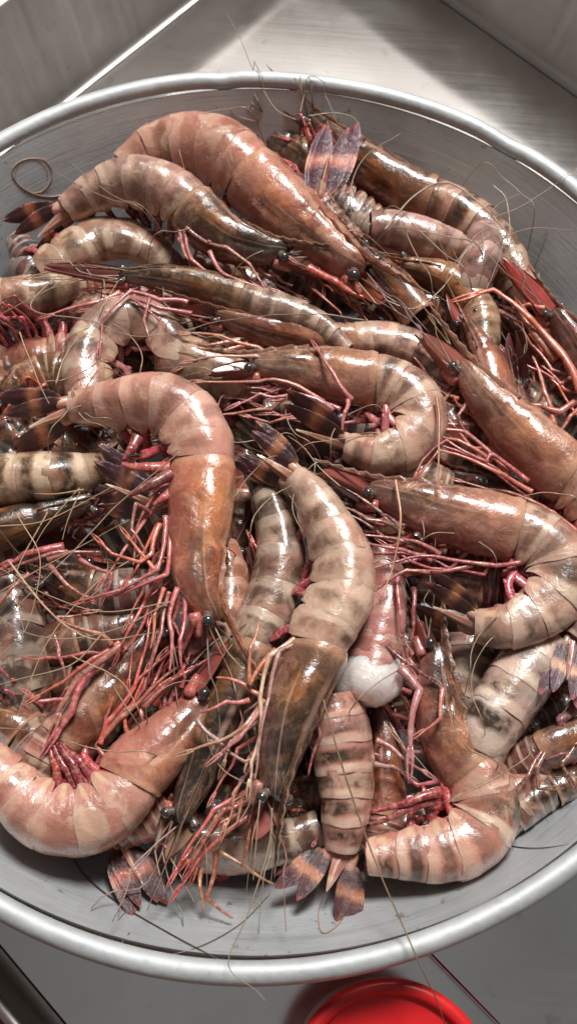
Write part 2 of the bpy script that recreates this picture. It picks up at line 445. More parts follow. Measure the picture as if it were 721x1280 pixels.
# rolled rim with shallow dents
ang = np.linspace(0, 2 * PI, 241)
bp = []
for k, q in enumerate(np.linspace(-.62 * PI, 1.08 * PI, 22)):
    bp.append((.2222 + .0046 * math.cos(q + PI) * -1, -.0022 + .0046 * math.sin(q)))
bp = np.array(bp)
dent = np.zeros(241)
for a0, d0, w0 in ((1.02, .0016, .05), (1.75, .0012, .03), (4.3, .0007, .08), (5.2, .0006, .06), (2.5, .0008, .05)):
    dent += d0 * np.exp(-((ang - a0) / w0) ** 2)
wob = .0004 * np.sin(ang * 3 + 1) + .0003 * np.sin(ang * 7)
rr = bp[:, 0][:, None] + wob[None] - dent[None] * .6 * 0
pts = np.stack([rr * np.cos(ang)[None], rr * np.sin(ang)[None], bp[:, 1][:, None] - dent[None] + wob[None]], -1)
uv = np.stack(np.broadcast_arrays(ang[None] / (2 * PI) * 1.4, (np.arange(22) * .0015)[:, None]), -1)
g.grid(pts, uv)
rimm = M('worn_aluminium_rim'); tcn = rimm.n('TexCoord')
nb = rimm.noise(tcn.outputs['Object'], 40, 5, .65); nf = rimm.noise(tcn.outputs['Object'], 260, 5, .7)
c = rimm.ramp(nb, [(.3, (.40, .42, .43)), (.7, (.54, .56, .56))])
c = rimm.mix(rimm.ramp(nf, [(.60, 0), (.74, .55)]), c, (.30, .30, .31))
rimm.l(c, rimm.b.inputs['Base Color']); rimm.setv(Metallic=.35)
rimm.l(rimm.ramp(nb, [(.3, .50), (.7, .68)]), rimm.b.inputs['Roughness'])
rimm.l(rimm.bump(nf, .25, .0006, rimm.bump(rimm.noise(tcn.outputs['Object'], 45, 3), .35, .003)), rimm.b.inputs['Normal'])
part(g, 'rim', rimm.m, bowl)

# ------------------------------------------------------------------ tray, sheet, ground, red bucket
FZ = -.0905
cor = P(391, -122, FZ); cor[2] = FZ
e1 = np.array([math.cos(math.radians(233.3)), math.sin(math.radians(233.3)), 0])     # down-left seam
e2 = np.array([math.cos(math.radians(-40.5)), math.sin(math.radians(-40.5)), 0])    # down-right seam
tray = thing('steel_tray', 'wide brushed stainless steel tray with upright sides, standing under the bowl', 'tray', cor)
def wallprof(dirout, h=.14, lean=.12, r=.006, flange=0.0):
    """floor edge -> fillet -> upright wall, offsets outwards and up"""
    out = []
    for k in range(7):
        a = k / 6 * (PI / 2 - lean)
        out.append((-r + r * math.sin(a), r - r * math.cos(a)))
    ox, oz = out[-1]
    for t in np.linspace(.1, 1, 8): out.append((ox + math.sin(lean) * (h) * t, oz + math.cos(lean) * h * t))
    ox, oz = out[-1]
    for k in range(1, 7):
        a = k / 6 * PI
        out.append((ox + .003 - .003 * math.cos(a), oz + .003 * math.sin(a)))
    if flange:
        out = out[:-4]
        out += [(ox + .004, oz + .0028), (ox + .02, oz + .0030), (ox + flange * .5, oz + .0030), (ox + flange, oz + .0030), (ox + flange + .003, oz)]
        return out
    out.append((ox + .006, oz - .03))
    return out
tw = float(np.dot(P(90, 1200, FZ) - cor, e1))       # tray width along the down-left direction
LEN = 0.95
def strip(g, o, along, outd, L0, L1, prof):
    t = np.linspace(L0, L1, 40)
    pts = np.array([[o + along * tt + outd * a + np.array([0, 0, b]) for (a, b) in prof] for tt in t])
    uv = np.stack(np.broadcast_arrays(t[:, None], np.linspace(0, 1, len(prof))[None]), -1)
    g.grid(pts, uv)
g = Geo()
fl = np.array([[cor + e1 * (.006 + (tw - .012) * i / 20) + e2 * (.006 + LEN * j / 20) for j in range(21)] for i in range(21)])
g.grid(fl, np.zeros((21, 21, 2)))
part(g, 'tray_floor', MAT['steel'], tray)
steel_wall = mat_steel('steel_side', .5, (2, 120, 3), .93, .58)
for (o, al_, ou, L0, L1, hh, ln) in ((cor, e1, -e2, 0.0, tw, .074, .10), (cor, e2, -e1, 0.0, LEN, .074, .10), (cor + e1 * tw, e2, e1, 0.0, LEN, .020, .10)):
    g = Geo(); strip(g, o, al_, ou, L0, L1, wallprof(ou, hh, ln, r=.005 if hh > .03 else .005, flange=.35 if hh > .03 else 0.0)); part(g, 'tray_side', steel_wall, tray)

# a flat steel sheet lying in the tray, lower right
def prism(g, poly, z0, z1, bev=.0012, mat=0):
    p = np.array(poly, float); n = len(p); c = p.mean(0)
    rings = [(1, z0), (1, z1 - bev), (1 - bev / np.linalg.norm(p - c, axis=1).mean(), z1)]
    pts = np.array([[np.append(c + (q - c) * s, z) for q in p] for s, z in rings] + [[np.append(c, z1)] * n])
    g.grid(pts, np.zeros((len(pts), n, 2)), True, mat)
a0 = P(545, 1200, FZ + .012)[:2]; ee = e2[:2]; pp = -e1[:2]
g = Geo(); prism(g, [a0 - ee * .10, a0 + ee * .30, a0 + ee * .30 + pp * .30, a0 - ee * .10 + pp * .30], FZ + .001, FZ + .012)
sh = g.build('steel_sheet', mat_steel('scratched_steel', .2, (3, 200, 2), .2, .78), None, smooth=False)
sh['label'] = 'flat scratched grey steel sheet beside the red lid, lower right'; sh['category'] = 'metal sheet'

# red lid
rz = -.024
rc = P(491, 1370, rz); rr0 = float(np.linalg.norm(P(491, 1223, rz) - rc))
lid = thing('red_lid', 'round glossy red plastic lid with a raised edge, in front of the bowl', 'lid', (rc[0], rc[1], FZ + .001))
def lathe_at(g, prof, c, n=120):
    prof = np.array(prof); a = np.linspace(0, 2 * PI, n + 1)
    pts = np.stack([c[0] + prof[:, None, 0] * np.cos(a)[None], c[1] + prof[:, None, 0] * np.sin(a)[None], prof[:, None, 1] + 0 * a[None]], -1)
    g.grid(pts, np.zeros(pts.shape[:2] + (2,)))
g = Geo(); R = rr0
lathe_at(g, [(.0005, rz - .0035), (R * .5, rz - .003), (R - .0075, rz - .003), (R - .006, rz - .0022)], rc); part(g, 'lid_top', MAT['red'], lid)
g = Geo()
pr = [(R - .006, rz - .0022)] + [(R - .003 - .003 * math.cos(q), rz - .001 + .0025 * math.sin(q)) for q in np.linspace(0, PI, 9)] + [(R, rz - .010), (R - .001, rz - .011), (R - .004, FZ + .001)]
lathe_at(g, pr, rc); part(g, 'lid_edge', MAT['red'], lid)

g = Geo()
gp = np.array([[(x, y, FZ - .03) for x in np.linspace(-3, 3, 5)] for y in np.linspace(-3, 3, 5)], float)
g.grid(gp, np.zeros((5, 5, 2)))
gr = g.build('ground', MAT['ground'], None); gr['kind'] = 'structure'; gr['label'] = 'dark brown floor under the tray'

# ------------------------------------------------------------------ prawn
def wig(p, amp, f, seed):
    """cheap smooth noise, vectorised"""
    o = np.zeros(len(p)); r = np.random.default_rng(seed)
    for k in range(4):
        d = r.normal(size=3) * f * (1.6 ** k); o += np.sin(p @ d + r.uniform(0, 6)) / (1.4 ** k)
    return o * amp / 2

def cross(c, D, B, a, b, phi, keel=.0):
    """ring points, superellipse flattened at the belly"""
    cp, sp = np.cos(phi), np.sin(phi)
    e = .88
    x = np.sign(cp) * np.abs(cp) ** e; y = np.sign(sp) * np.abs(sp) ** e
    x = np.where(x < 0, x * .9, x * (1 + keel * np.exp(-(phi / .25) ** 2)))
    return c[:, None] + a[:, None, None] * x[..., None] * D[:, None] + b[:, None, None] * y[..., None] * B[:, None]

LEGC = (.56, .125, .11, 1)
SEED = [100]
def leg_mesh(pts, r0, chela=False, ns=7):
    """jointed limb along a polyline"""
    g = Geo(); p = np.array(pts, float)
    # soften the joints slightly
    out = [p[0]]; rad = [1.0]
    rb = np.random.default_rng(int(abs(p[0][0] * 1e6)) % 99991)
    k = len(p) - 1
    for i in range(k):
        a, b = p[i], p[i + 1]
        bow = rb.normal(size=3) * np.linalg.norm(b - a) * .045
        taper = lambda t: (1 - .62 * ((i + t) / k))
        for t, w in ((.06, 1.0), (.25, .92), (.55, .86), (.8, .84), (.93, 1.0)):
            out.append(a * (1 - t) + b * t + bow * math.sin(PI * t)); rad.append(taper(t) * w)
        if i < k - 1: out.append(b + (0.0)); rad.append(taper(1) * .98)
    out.append(p[-1]); rad.append(.18)
    out = np.array(out); rad = np.array(rad) * r0
    if chela:
        d = nrm((p[-1] - p[-2])[None])[0]; L = r0 * 5
        s = np.cross(d, [0, 0, 1.0]); s /= max(1e-6, np.linalg.norm(s))
        tube(g, out, rad, ns, .8)
        e = p[-1] - d * r0 * 1.0
        for sg in (-1, 1):
            q = np.array([e - d * L * .3 + s * sg * r0 * .15, e + s * sg * r0 * .40, e + d * L * .5 + s * sg * r0 * .42, e + d * L + s * sg * r0 * .12])
            tube(g, spline(q, 7), r0 * np.array([.3, .36, .34, .3, .24, .16, .06]), 6)
    else:
        tube(g, out, rad, ns, .8)
    return g

def whisker(parent, pts, r0=.00036, r1=.00014, n=46, color=(1, 1, 1, 1), name='antenna'):
    c = spline(pts, n)
    t = np.linspace(0, 1, n)
    sd = SEED[0] = SEED[0] + 1
    c = c + np.stack([wig(c, .0004, 60, sd), wig(c, .0004, 60, sd + 999), wig(c, .0003, 60, sd + 555)], 1) * np.minimum(1, t * 4)[:, None]
    RR = np.hypot(c[:, 0], c[:, 1])
    if name == 'antennule' and RR.max() > .212:
        n = max(4, int(np.argmax(RR > .212))); c, t, RR = c[:n], t[:n], RR[:n]
    lowz = np.where(RR < .2165, np.interp(RR, [a for a, b in PROF], [b for a, b in PROF]) + .0009, np.where(RR < .229, .0036, -1.0))
    c[:, 2] = np.maximum(c[:, 2], lowz)
    g = Geo(); tube(g, c, r0 * (1 - t) + r1 * t, 5)
    return part(g, name, MAT['whisker'], parent, color)

def blade(g, base, F, S, N, L, Wd, r=.3, nu=14, nv=9, curl=.10, thick=.035, tipr=1.0):
    """oval blade with midrib; F forward, S sideways, N normal"""
    u = np.linspace(0, 1, nu); v = np.linspace(-1, 1, nv)
    wd = Wd * (np.sin(np.clip(u, 0, 1) ** r * PI * tipr)) ** .62
    wd = np.maximum(wd, Wd * .12 * (1 - u)); wd[-1] = Wd * .05
    top = []; bot = []
    for i, uu in enumerate(u):
        cpos = base + F * L * uu + N * (-curl * L * uu ** 2)
        h = thick * L * (1 - v ** 2) * (.5 + .5 * math.sin(PI * min(1, uu + .15))) + .35 * thick * L * np.exp(-(v / .16) ** 2)
        top.append(cpos + S * wd[i] * v[:, None] + N * (h * .5)[:, None])
        bot.append(cpos + S * wd[i] * v[::-1][:, None] - N * (h[::-1] * .35)[:, None])
    pts = np.concatenate([np.array(top), np.array(bot)], 1)
    uv = np.stack(np.broadcast_arrays(u[:, None], np.concatenate([(v + 1) / 2, (v[::-1] + 1) / 2])[None]), -1)
    g.grid(pts, uv, True)

def mm3(pts, z):
    return [P(q[0], q[1], z + (q[2] * .001 if len(q) > 2 else 0)) for q in pts]

GROUP = 'raw striped prawns heaped in the bowl'
def prawn(label, cara=None, abd=None, w=80, z=0.0, side=1, roll=60, fan=None, tint=(.42, .25, .19), ctint=None, band=.5, cdark=.5,
          legc=LEGC, legs=None, nlegs=5, swim=None, swimc=(.40, .035, .05), ant=None, nant=1, scale=None, eyes=True, rostrum=None,
          fanroll=25, fspread=1.0, fanc=(1.05, .82, .74), awid=1.0, endw=None, legr=.00140, autolegs=True, whiskers=4, wcol=(1, 1, 1, 1), raw=None, scolor=(.30, .075, .06), fanlift=3, lat=.84, legup=0.0):
    SEED[0] += 1; sd = SEED[0]; R_ = random.Random(sd)
    cp = mm3(cara or [], z); ap = mm3(abd or [], z)
    allp = cp + ap
    root = thing('prawn', label, 'prawn', np.mean(allp, 0) - np.array([0, 0, .012]), GROUP)
    N = 120
    c = spline(allp, N)
    # where the carapace ends
    if not cp:
        ext = 0
    if cp and ap:
        jm = (np.array(cp[-1]) + np.array(ap[0])) / 2
        sc = int(np.argmin(np.linalg.norm(c - jm, axis=1))) / (N - 1)
    else: sc = 1.0 if cp else 0.0
    depth = float(np.mean((c - CAM) @ CF))
    A0 = w * .5 * depth / CK
    T = nrm(np.gradient(c, axis=0))
    V = nrm(CAM - c)
    N0 = nrm(V - (V * T).sum(1)[:, None] * T)
    S = np.cross(T, N0)
    ro = math.radians(roll)
    D = math.cos(ro) * N0 + side * math.sin(ro) * S
    B = np.cross(T, D)
    at = lambda arr, s: np.stack([np.interp(s, np.linspace(0, 1, N), arr[:, k]) for k in range(3)], -1)
    lum = sum(tint) / 3; ctint = ctint or tint; tint = tuple(.98 * (x * .92 + lum * .08 * h) for x, h in zip(tint, (1.06, .97, .95))); ctint = tuple(.95 * (x * .90 + y * .10) for x, y in zip(ctint, (.52, .27, .21))) if cdark < .6 else tuple(x * .72 for x in ctint); band = min(1.8, band * 1.3 + .05); cdark = cdark + .12 if cdark < .5 else min(1, cdark * 1.2)
    tint = tuple(1.12 * x ** h for x, h in zip(tint, (1.15, 1.17, 1.12))); ctint = tuple(1.18 * x ** h for x, h in zip(ctint, (1.17, 1.24, 1.22)))
    tint4 = (*tint, band); ct4 = (*(ctint or tint), cdark)
    # ---- carapace
    if cp:
        u = np.concatenate([[-.06, -.03], np.linspace(0, 1, 26), [1.004, .99, .96]])
        ap_ = np.interp(u, [-.06, -.03, 0, .12, .3, .5, .75, .92, 1], [.10, .32, .44, .56, .76, .90, 1.0, 1.0, .97])
        bp_ = np.interp(u, [-.06, -.03, 0, .12, .3, .5, .75, .92, 1], [.08, .28, .40, .55, .74, .88, .97, .95, .90])
        ap_[-2:] *= (.96, .86); bp_[-2:] *= (.96, .86)
        uu = np.clip(u, -.06, 1.004) * sc
        cc = at(c, np.clip(uu, 0, 1)); DD = nrm(at(D, np.clip(uu, 0, 1))); BB = nrm(at(B, np.clip(uu, 0, 1))); TT = nrm(at(T, np.clip(uu, 0, 1)))
        Lc = np.linalg.norm(np.diff(c, axis=0), axis=1).sum() * sc
        cc = cc + TT * (np.minimum(u, 0) * Lc)[:, None]
        cc = cc + DD * ((1 - ap_) * A0 * .40)[:, None]
        phi = np.linspace(-PI, PI, 37)[None] * np.ones((len(u), 1))
        pts = cross(cc, DD, BB, A0 * ap_, A0 * lat * bp_, phi, .05)
        nr = nrm(pts - cc[:, None])
        pa = np.abs(phi)
        uu2 = u[:, None]
        dsp = -.095 * np.exp(-((pa - (.95 + .35 * uu2)) / .10) ** 2) * (uu2 < .75) * np.clip(uu2 * 4, 0, 1)
        dsp += -.075 * np.exp(-((uu2 - .36 - .10 * np.cos(pa)) / .03) ** 2) * (pa < 1.9)
        dsp += .05 * np.exp(-((pa - .35) / .08) ** 2) * (uu2 < .6)
        dsp += .04 * np.exp(-((uu2 - .965) / .018) ** 2)
        dsp += .04 * np.exp(-((pa - (.62 + .2 * uu2)) / .06) ** 2) * (uu2 < .8)
        dsp += (wig(pts.reshape(-1, 3), .040, 170, sd)).reshape(pa.shape)
        pts = pts + nr * (dsp * A0)[..., None]
        g = Geo(); g.grid(pts, np.stack([np.clip(uu2, 0, 1) + 0 * pa, pa / PI], -1))
        part(g, 'carapace', MAT['cara'], root, ct4)
        # ---- rostrum: toothed blade rising from the crest
        c0, D0, B0, T0 = c[0] + D[0] * A0 * .30, D[0], B[0], T[0]
        if rostrum is None or rostrum:
            RL = Lc * .52
            rn = 26
            q = []
            for i in range(rn):
                t = i / (rn - 1)
                if t < .35:                                     # on the carapace
                    s_ = (.35 - t) / .35 * .42 * sc
                    k_ = np.interp(s_ / max(sc, 1e-3), [0, .12, .3, .5], [.50, .62, .80, .92])
                    bs = at(c, s_) + nrm(at(D, s_)) * A0 * ((1 - k_) * .40 + k_ * .98); dd = nrm(at(D, s_))
                else:
                    tt = (t - .35) / .65
                    bs = c[0] + D0 * A0 * (.30 + .40 + .10 * tt ** 2 * 2) - T0 * RL * tt; dd = D0
                hgt = A0 * (.16 * (1 - max(0, (t - .35) / .65)) ** .7 + .01)
                tooth = A0 * .07 * max(0, 1 - (i % 3) / 1.6) * (t < .93)
                th = A0 * (.075 * (1 - t) + .012)
                q.append([bs - dd * hgt * (1.0 if t > .35 else .2), bs + B0 * th - dd * hgt * .1, bs + dd * (hgt * .5 + tooth), bs - B0 * th - dd * hgt * .1])
            q = np.array(q); g = Geo()
            g.grid(q, np.stack(np.broadcast_arrays(np.linspace(.9, 0, rn)[:, None], np.array([0.3, .1, 0, .1])[None]), -1), True)
            part(g, 'rostrum', MAT['cara'], root, (*[x * .8 for x in ct4[:3]], min(1, cdark + .2)), smooth=False)
        # ---- head front, eyes
        if eyes:
            for sg in (-1, 1):
                hb = c[0] + D0 * A0 * .28 + B0 * sg * A0 * .25 - T0 * A0 * .05
                ht = c[0] + D0 * A0 * .34 + B0 * sg * A0 * .50 - T0 * A0 * .22
                re = A0 * .165
                g = Geo(); n = 10
                th = np.linspace(0, PI, n); ph = np.linspace(0, 2 * PI, 15)[:-1]
                axis = nrm((ht - hb)[None])[0]; x1 = nrm(np.cross(axis, T0)[None])[0]; x2 = np.cross(axis, x1)
                sp = ht + re * (np.cos(th)[:, None, None] * axis * .85 + np.sin(th)[:, None, None] * (np.cos(ph)[None, :, None] * x1 + np.sin(ph)[None, :, None] * x2))
                g.grid(sp, np.zeros((n, 14, 2)), True)
                ey = part(g, 'eye', MAT['eye'], root)
                g = Geo(); tube(g, spline([hb, hb * .4 + ht * .6 + T0 * A0 * .03, ht], 7), A0 * np.array([.16, .13, .12, .13, .15, .17, .15]), 9)
                st = part(g, 'eyestalk', MAT['plate'], ey, (.16, .12, .10, 1))
        # ---- antennal scales
        if scale is not False:
            if scale and not isinstance(scale, (int, float)):
                tip0 = P(scale[0], scale[1], z + (scale[2] * .001 if len(scale) > 2 else 0))
            else: tip0 = c[0] - T0 * Lc * .50 * (scale or 1)
            for sg in (-1, 1):
                b0 = c[0] + B0 * sg * A0 * .34 - D0 * A0 * .02
                F = tip0 + B0 * sg * A0 * .22 - b0; L = np.linalg.norm(F); F = F / L
                Sv = D0 * .75 + B0 * sg * .65; Sv = nrm((Sv - (Sv @ F) * F)[None])[0]; Nv = np.cross(F, Sv)
                if Nv @ (B0 * sg) < 0: Nv = -Nv
                g = Geo(); blade(g, b0, F, Sv, Nv, L, A0 * .40, .55, thick=.05, curl=.03)
                part(g, 'antennal_scale', MAT['plate'], root, (*scolor, 1))
                g = Geo(); tube(g, spline([b0 + T0 * A0 * .15, b0 - T0 * A0 * .25 - D0 * A0 * .1, b0 - T0 * A0 * .5 - D0 * A0 * .15], 7), A0 * np.array([.16, .2, .19, .16, .15, .13, .1]), 9)
                part(g, 'antenna_base', MAT['leg'], root, (*[x * .8 for x in legc[:3]], 1))
        # ---- mouthparts: a bunch of short jointed limbs under the head
        for k in range(7):
            sg = -1 if k % 2 else 1
            b0 = at(c, (.02 + .05 * k) * sc) - D0 * A0 * .35 + B0 * sg * A0 * .35
            d1 = -T0 * R_.uniform(.7, 1.0) - D0 * R_.uniform(.1, .55) + B0 * sg * R_.uniform(-.1, .3)
            L = Lc * R_.uniform(.24, .42)
            p1 = b0 + d1 * L * .5; p2 = p1 + (d1 + D0 * .5 + B0 * R_.uniform(-.3, .3)) * L * .45
            g = leg_mesh([b0, p1, p2], legr * .95); part(g, 'mouth_limb', MAT['leg'], root, (*[x * R_.uniform(.55, .95) for x in legc[:3]], 1))
        for k in range(whiskers):
            sg = -1 if k % 2 else 1
            b0 = c[0] - T0 * A0 * .2 + B0 * sg * A0 * .15 + D0 * A0 * .1
            d1 = -T0 + B0 * R_.uniform(-.35, .35) + D0 * R_.uniform(-.3, .35)
            L = Lc * R_.uniform(.6, 1.1); e = b0 + d1 * L; e[2] = max(e[2], b0[2] - .004)
            mid = (b0 + e) / 2 + B0 * R_.uniform(-.12, .12) * L + np.array([0, 0, .003])
            whisker(root, [b0, b0 * .65 + e * .35 + B0 * R_.uniform(-.12, .12) * L, mid, e], .00042, .00010, 18, tuple(min(1, x * R_.uniform(.6, 1.4)) for x in wcol[:3]) + (1,), 'antennule')
        for k in range(nant):
            sg = R_.choice((-1, 1))
            b0 = c[0] - T0 * A0 * .5 + B0 * sg * A0 * .3
            a_ = R_.uniform(-1.3, 1.3)
            F0 = np.array([-T0[0], -T0[1], 0]); F0 /= max(.1, np.linalg.norm(F0))
            pts = [b0]; hd = F0; L = Lc * R_.uniform(.35, .55)
            for q in range(5):
                ca, sa = math.cos(a_ * .5), math.sin(a_ * .5)
                hd = np.array([hd[0] * ca - hd[1] * sa, hd[0] * sa + hd[1] * ca, 0])
                nx = pts[-1] + hd * L; nx[2] = max(.006, b0[2] + .01) if q < 4 else b0[2]
                if math.hypot(nx[0], nx[1]) > .196: break
                pts.append(nx)
            if len(pts) > 2: whisker(root, pts, .00038, .00013, 50, wcol)
        # ---- walking legs
        if autolegs or legs:
            if not autolegs: nlegs = 4
            for k in range(nlegs):
                for sg in ((-1, 1) if k % 2 == 0 else (1,)):
                    s_ = (.30 + .64 * k / max(1, nlegs - 1)) * sc
                    b0 = at(c, s_) - nrm(at(D, s_)) * A0 * .62 + nrm(at(B, s_)) * sg * A0 * .30
                    dn = -nrm(at(D, s_)); fw = -nrm(at(T, s_)); lt = nrm(at(B, s_)) * sg
                    L = Lc * R_.uniform(.26, .34)
                    f1 = .5 + .25 * R_.random() - .12 * k
                    d1 = nrm((dn * .75 + fw * f1 + lt * R_.uniform(-.1, .3))[None])[0]
                    d2 = nrm((dn * R_.uniform(.1, .5) + fw * R_.uniform(.6, 1.1) + lt * R_.uniform(-.3, .3))[None])[0]
                    d3 = nrm((dn * R_.uniform(-.3, .6) + fw * R_.uniform(.5, 1.1) + lt * R_.uniform(-.3, .3))[None])[0]
                    p1 = b0 + d1 * L * .7; p2 = p1 + d2 * L; p3 = p2 + d3 * L * .8
                    zz = z - .004
                    for j_, p_ in enumerate((p1, p2, p3)): p_[2] = np.clip(p_[2] + legup * (.6, 1.0, .8)[j_] * R_.uniform(.4, 1.1), zz - .004, zz + .010 + legup)
                    g = leg_mesh([b0, p1, p2, p3], legr * R_.uniform(.8, 1.05), k < 3)
                    part(g, 'walking_leg', MAT['leg'], root, (*[x * R_.uniform(.7, 1.15) for x in legc[:3]], 1))
    for lg in (legs or []):
        ch = True; rad = legr; col = legc; dz = 5.0
        if isinstance(lg, dict): ch = lg.get('ch', True); rad = lg.get('r', rad); col = lg.get('c', col); dz = lg.get('dz', dz); lg = lg['p']
        n = len(lg)
        pts = [P(q[0], q[1], z + .001 * dz + (q[2] * .001 if len(q) > 2 else .002 * math.sin(PI * i / max(1, n - 1)))) for i, q in enumerate(lg)]
        g = leg_mesh(pts, rad, ch); k = R_.uniform(.62, 1.15); rad = rad * .93
        part(g, 'walking_leg', MAT['leg'], root, tuple(min(1, x * k * R_.uniform(.8, h)) for x, h in zip(col[:3], (1.05, 1.4, 1.25))) + (1,))
    for an in (ant or []):
        r0 = .00036; col = wcol; dz = 8.0; nm = 'antenna'
        if isinstance(an, dict): r0 = an.get('r', r0); col = an.get('c', col); dz = an.get('dz', dz); an = an['p']
        whisker(root, [P(q[0], q[1], z + .001 * dz + (q[2] * .001 if len(q) > 2 else 0)) for q in an], r0, r0 * .4, 60, col)
    # ---- abdomen
    if ap:
        A1 = A0 * awid
        ew = endw if endw is not None else .50
        aprof = lambda t: np.interp(t, [0, .12, .3, .5, .68, .82, 1], [.93, .99, 1.0, .94, .80, .68 * (ew / .5) ** .4, ew])
        s0 = max(0, sc - .03)
        u = np.linspace(s0, 1, 34); t = np.clip((u - sc) / (1 - sc), 0, 1)
        k = aprof(t) * .93
        k2 = k.copy(); k2[0] *= .3; k2[1] *= .8; k2[-1] *= .5
        phi = np.linspace(-PI, PI, 25)[None] * np.ones((len(u), 1))
        pts = cross(at(c, u), nrm(at(D, u)), nrm(at(B, u)), A1 * k2, A1 * lat * k2, phi)
        g = Geo(); g.grid(pts, np.stack([t[:, None] + 0 * phi, np.abs(phi) / PI], -1))
        fc = tuple(min(1, x * f) for x, f in zip(tint, (1.05, .80, .78)))
        part(g, 'abdomen', MAT['flesh'], root, (*fc, 1))
        bd = [0, .135, .30, .49, .655, .81, 1.0]
        nseg = 6
        for i in range(nseg):
            t0, t1 = bd[i], bd[i + 1]
            Ls = t1 - t0
            ends = t1 + (Ls * .16 if i < 5 else 0)
            rows = 11; cols = 33
            pm = 2.18 if i < 5 else 2.9
            ph = np.linspace(-pm, pm, cols)
            lt = np.concatenate([np.linspace(0, .97, rows), [.99, 1.0]])
            e = np.clip((np.abs(ph) - 1.25) / (pm - 1.25), 0, 1)      # pleuron rounding
            e = (1 - np.sqrt(np.clip(1 - e ** 2, 0, 1)))
            ta = t0 + Ls * .42 * e; tb = ends - Ls * .34 * e
            tb = tb + Ls * (.035 * np.sin(ph * 3 + sd + i) + .010 * np.sin(ph * 7 + sd * 2)); tt = ta[None] * (1 - lt[:, None]) + tb[None] * lt[:, None]
            ss = sc + tt * (1 - sc)
            k = aprof(t0 + Ls * lt) * (.990 + .019 * lt + .016 * np.sin(PI * lt))
            k[-1] *= .994
            PH = ph[None] * np.ones_like(tt)
            cfl = at(c, ss.ravel()).reshape(*ss.shape, 3); Df = nrm(at(D, ss.ravel())).reshape(*ss.shape, 3); Bf = nrm(at(B, ss.ravel())).reshape(*ss.shape, 3)
            cph, sph = np.cos(PH), np.sin(PH)
            x = np.sign(cph) * np.abs(cph) ** .9; y = np.sign(sph) * np.abs(sph) ** .9
            x = np.where(x < 0, x * (1.06 if i < 5 else .9), x * (1 + .05 * np.exp(-(PH / .22) ** 2) * (i >= 3)))
            flare = 1 + .07 * np.clip((np.abs(PH) - 1.3), 0, 1) * (i < 5)
            kk = k[:, None, None] * flare[..., None]
            pts = cfl + A1 * kk * x[..., None] * Df + A1 * lat * kk * y[..., None] * Bf
            nn = nrm(pts - cfl)
            dd = wig(pts.reshape(-1, 3), .022, 220, sd + i).reshape(PH.shape)
            dd += -.010 * np.exp(-((lt[:, None] - .38 - .06 * np.cos(PH * 3)) / .07) ** 2)
            pts = pts + nn * (dd * A1)[..., None]
            g = Geo(); g.grid(pts, np.stack([np.clip(lt[:, None], 0, 1) + 0 * PH, np.abs(PH) / PI], -1))
            b_ = band * R_.uniform(.6, 1.25); jj = R_.uniform(.9, 1.1)
            part(g, 'abdomen_segment', MAT['shell'], root, (*[x * jj for x in tint], min(1, b_)))
            # swimmerets
            if i < 5 and (swim is None or swim):
                for sg in (-1, 1):
                    sm = sc + (t0 + Ls * .55) * (1 - sc)
                    q0 = at(c, sm); Dm = nrm(at(D, sm)); Bm = nrm(at(B, sm)); Tm = nrm(at(T, sm))
                    kA = A1 * float(aprof(t0))
                    b0 = q0 - Dm * kA * .72 + Bm * sg * kA * .42 * lat
                    dr = -Dm * 1.0 + Bm * sg * R_.uniform(.05, .5) + Tm * R_.uniform(-.75, .15)
                    L = kA * R_.uniform(.7, 1.0)
                    p1 = b0 + dr * L * .55; p2 = p1 + (dr * .6 - Tm * R_.uniform(.0, .8)) * L * .75
                    g = Geo()
                    tube(g, spline([b0 + Dm * kA * .15, p1, p1 * .4 + p2 * .6, p2], 10), kA * np.array([.15, .17, .18, .17, .16, .15, .15, .13, .09, .02]), 9, .6)
                    p3 = p1 + (dr * .5 + Tm * .3) * L * .6
                    tube(g, spline([p1 - dr * L * .05, p1 * .5 + p3 * .5, p3], 7), kA * np.array([.08, .10, .11, .11, .10, .07, .02]), 8, .5)
                    kc = R_.uniform(.75, 1.4)
                    part(g, 'swimmeret', MAT['leg'], root, (*[min(1, x * kc) for x in swimc], 1))
    # ---- tail fan
    if fan:
        E = c[-1]; Te, De, Be = T[-1], D[-1], B[-1]
        tip = P(fan[0], fan[1], c[-1][2] + fanlift * .001)
        F = tip - E; L = np.linalg.norm(F); F = F / L
        V0 = nrm((CAM - E)[None])[0]; V0 = nrm((V0 - (V0 @ F) * F)[None])[0]; S0 = np.cross(F, V0)
        fr = math.radians(fanroll); Sf = math.cos(fr) * S0 + math.sin(fr) * V0; Nf = np.cross(Sf, F)
        Ae = A0 * awid * ew if ap else A0 * .4
        if not ap: ew = .5
        g = Geo(); blade(g, E - F * Ae * .3 + Nf * Ae * .35, F, Sf, Nf, L * .72, Ae * .42, .35, thick=.09, curl=-.02)
        part(g, 'telson', MAT['shell'], root, (*[x * .9 for x in tint], .3))
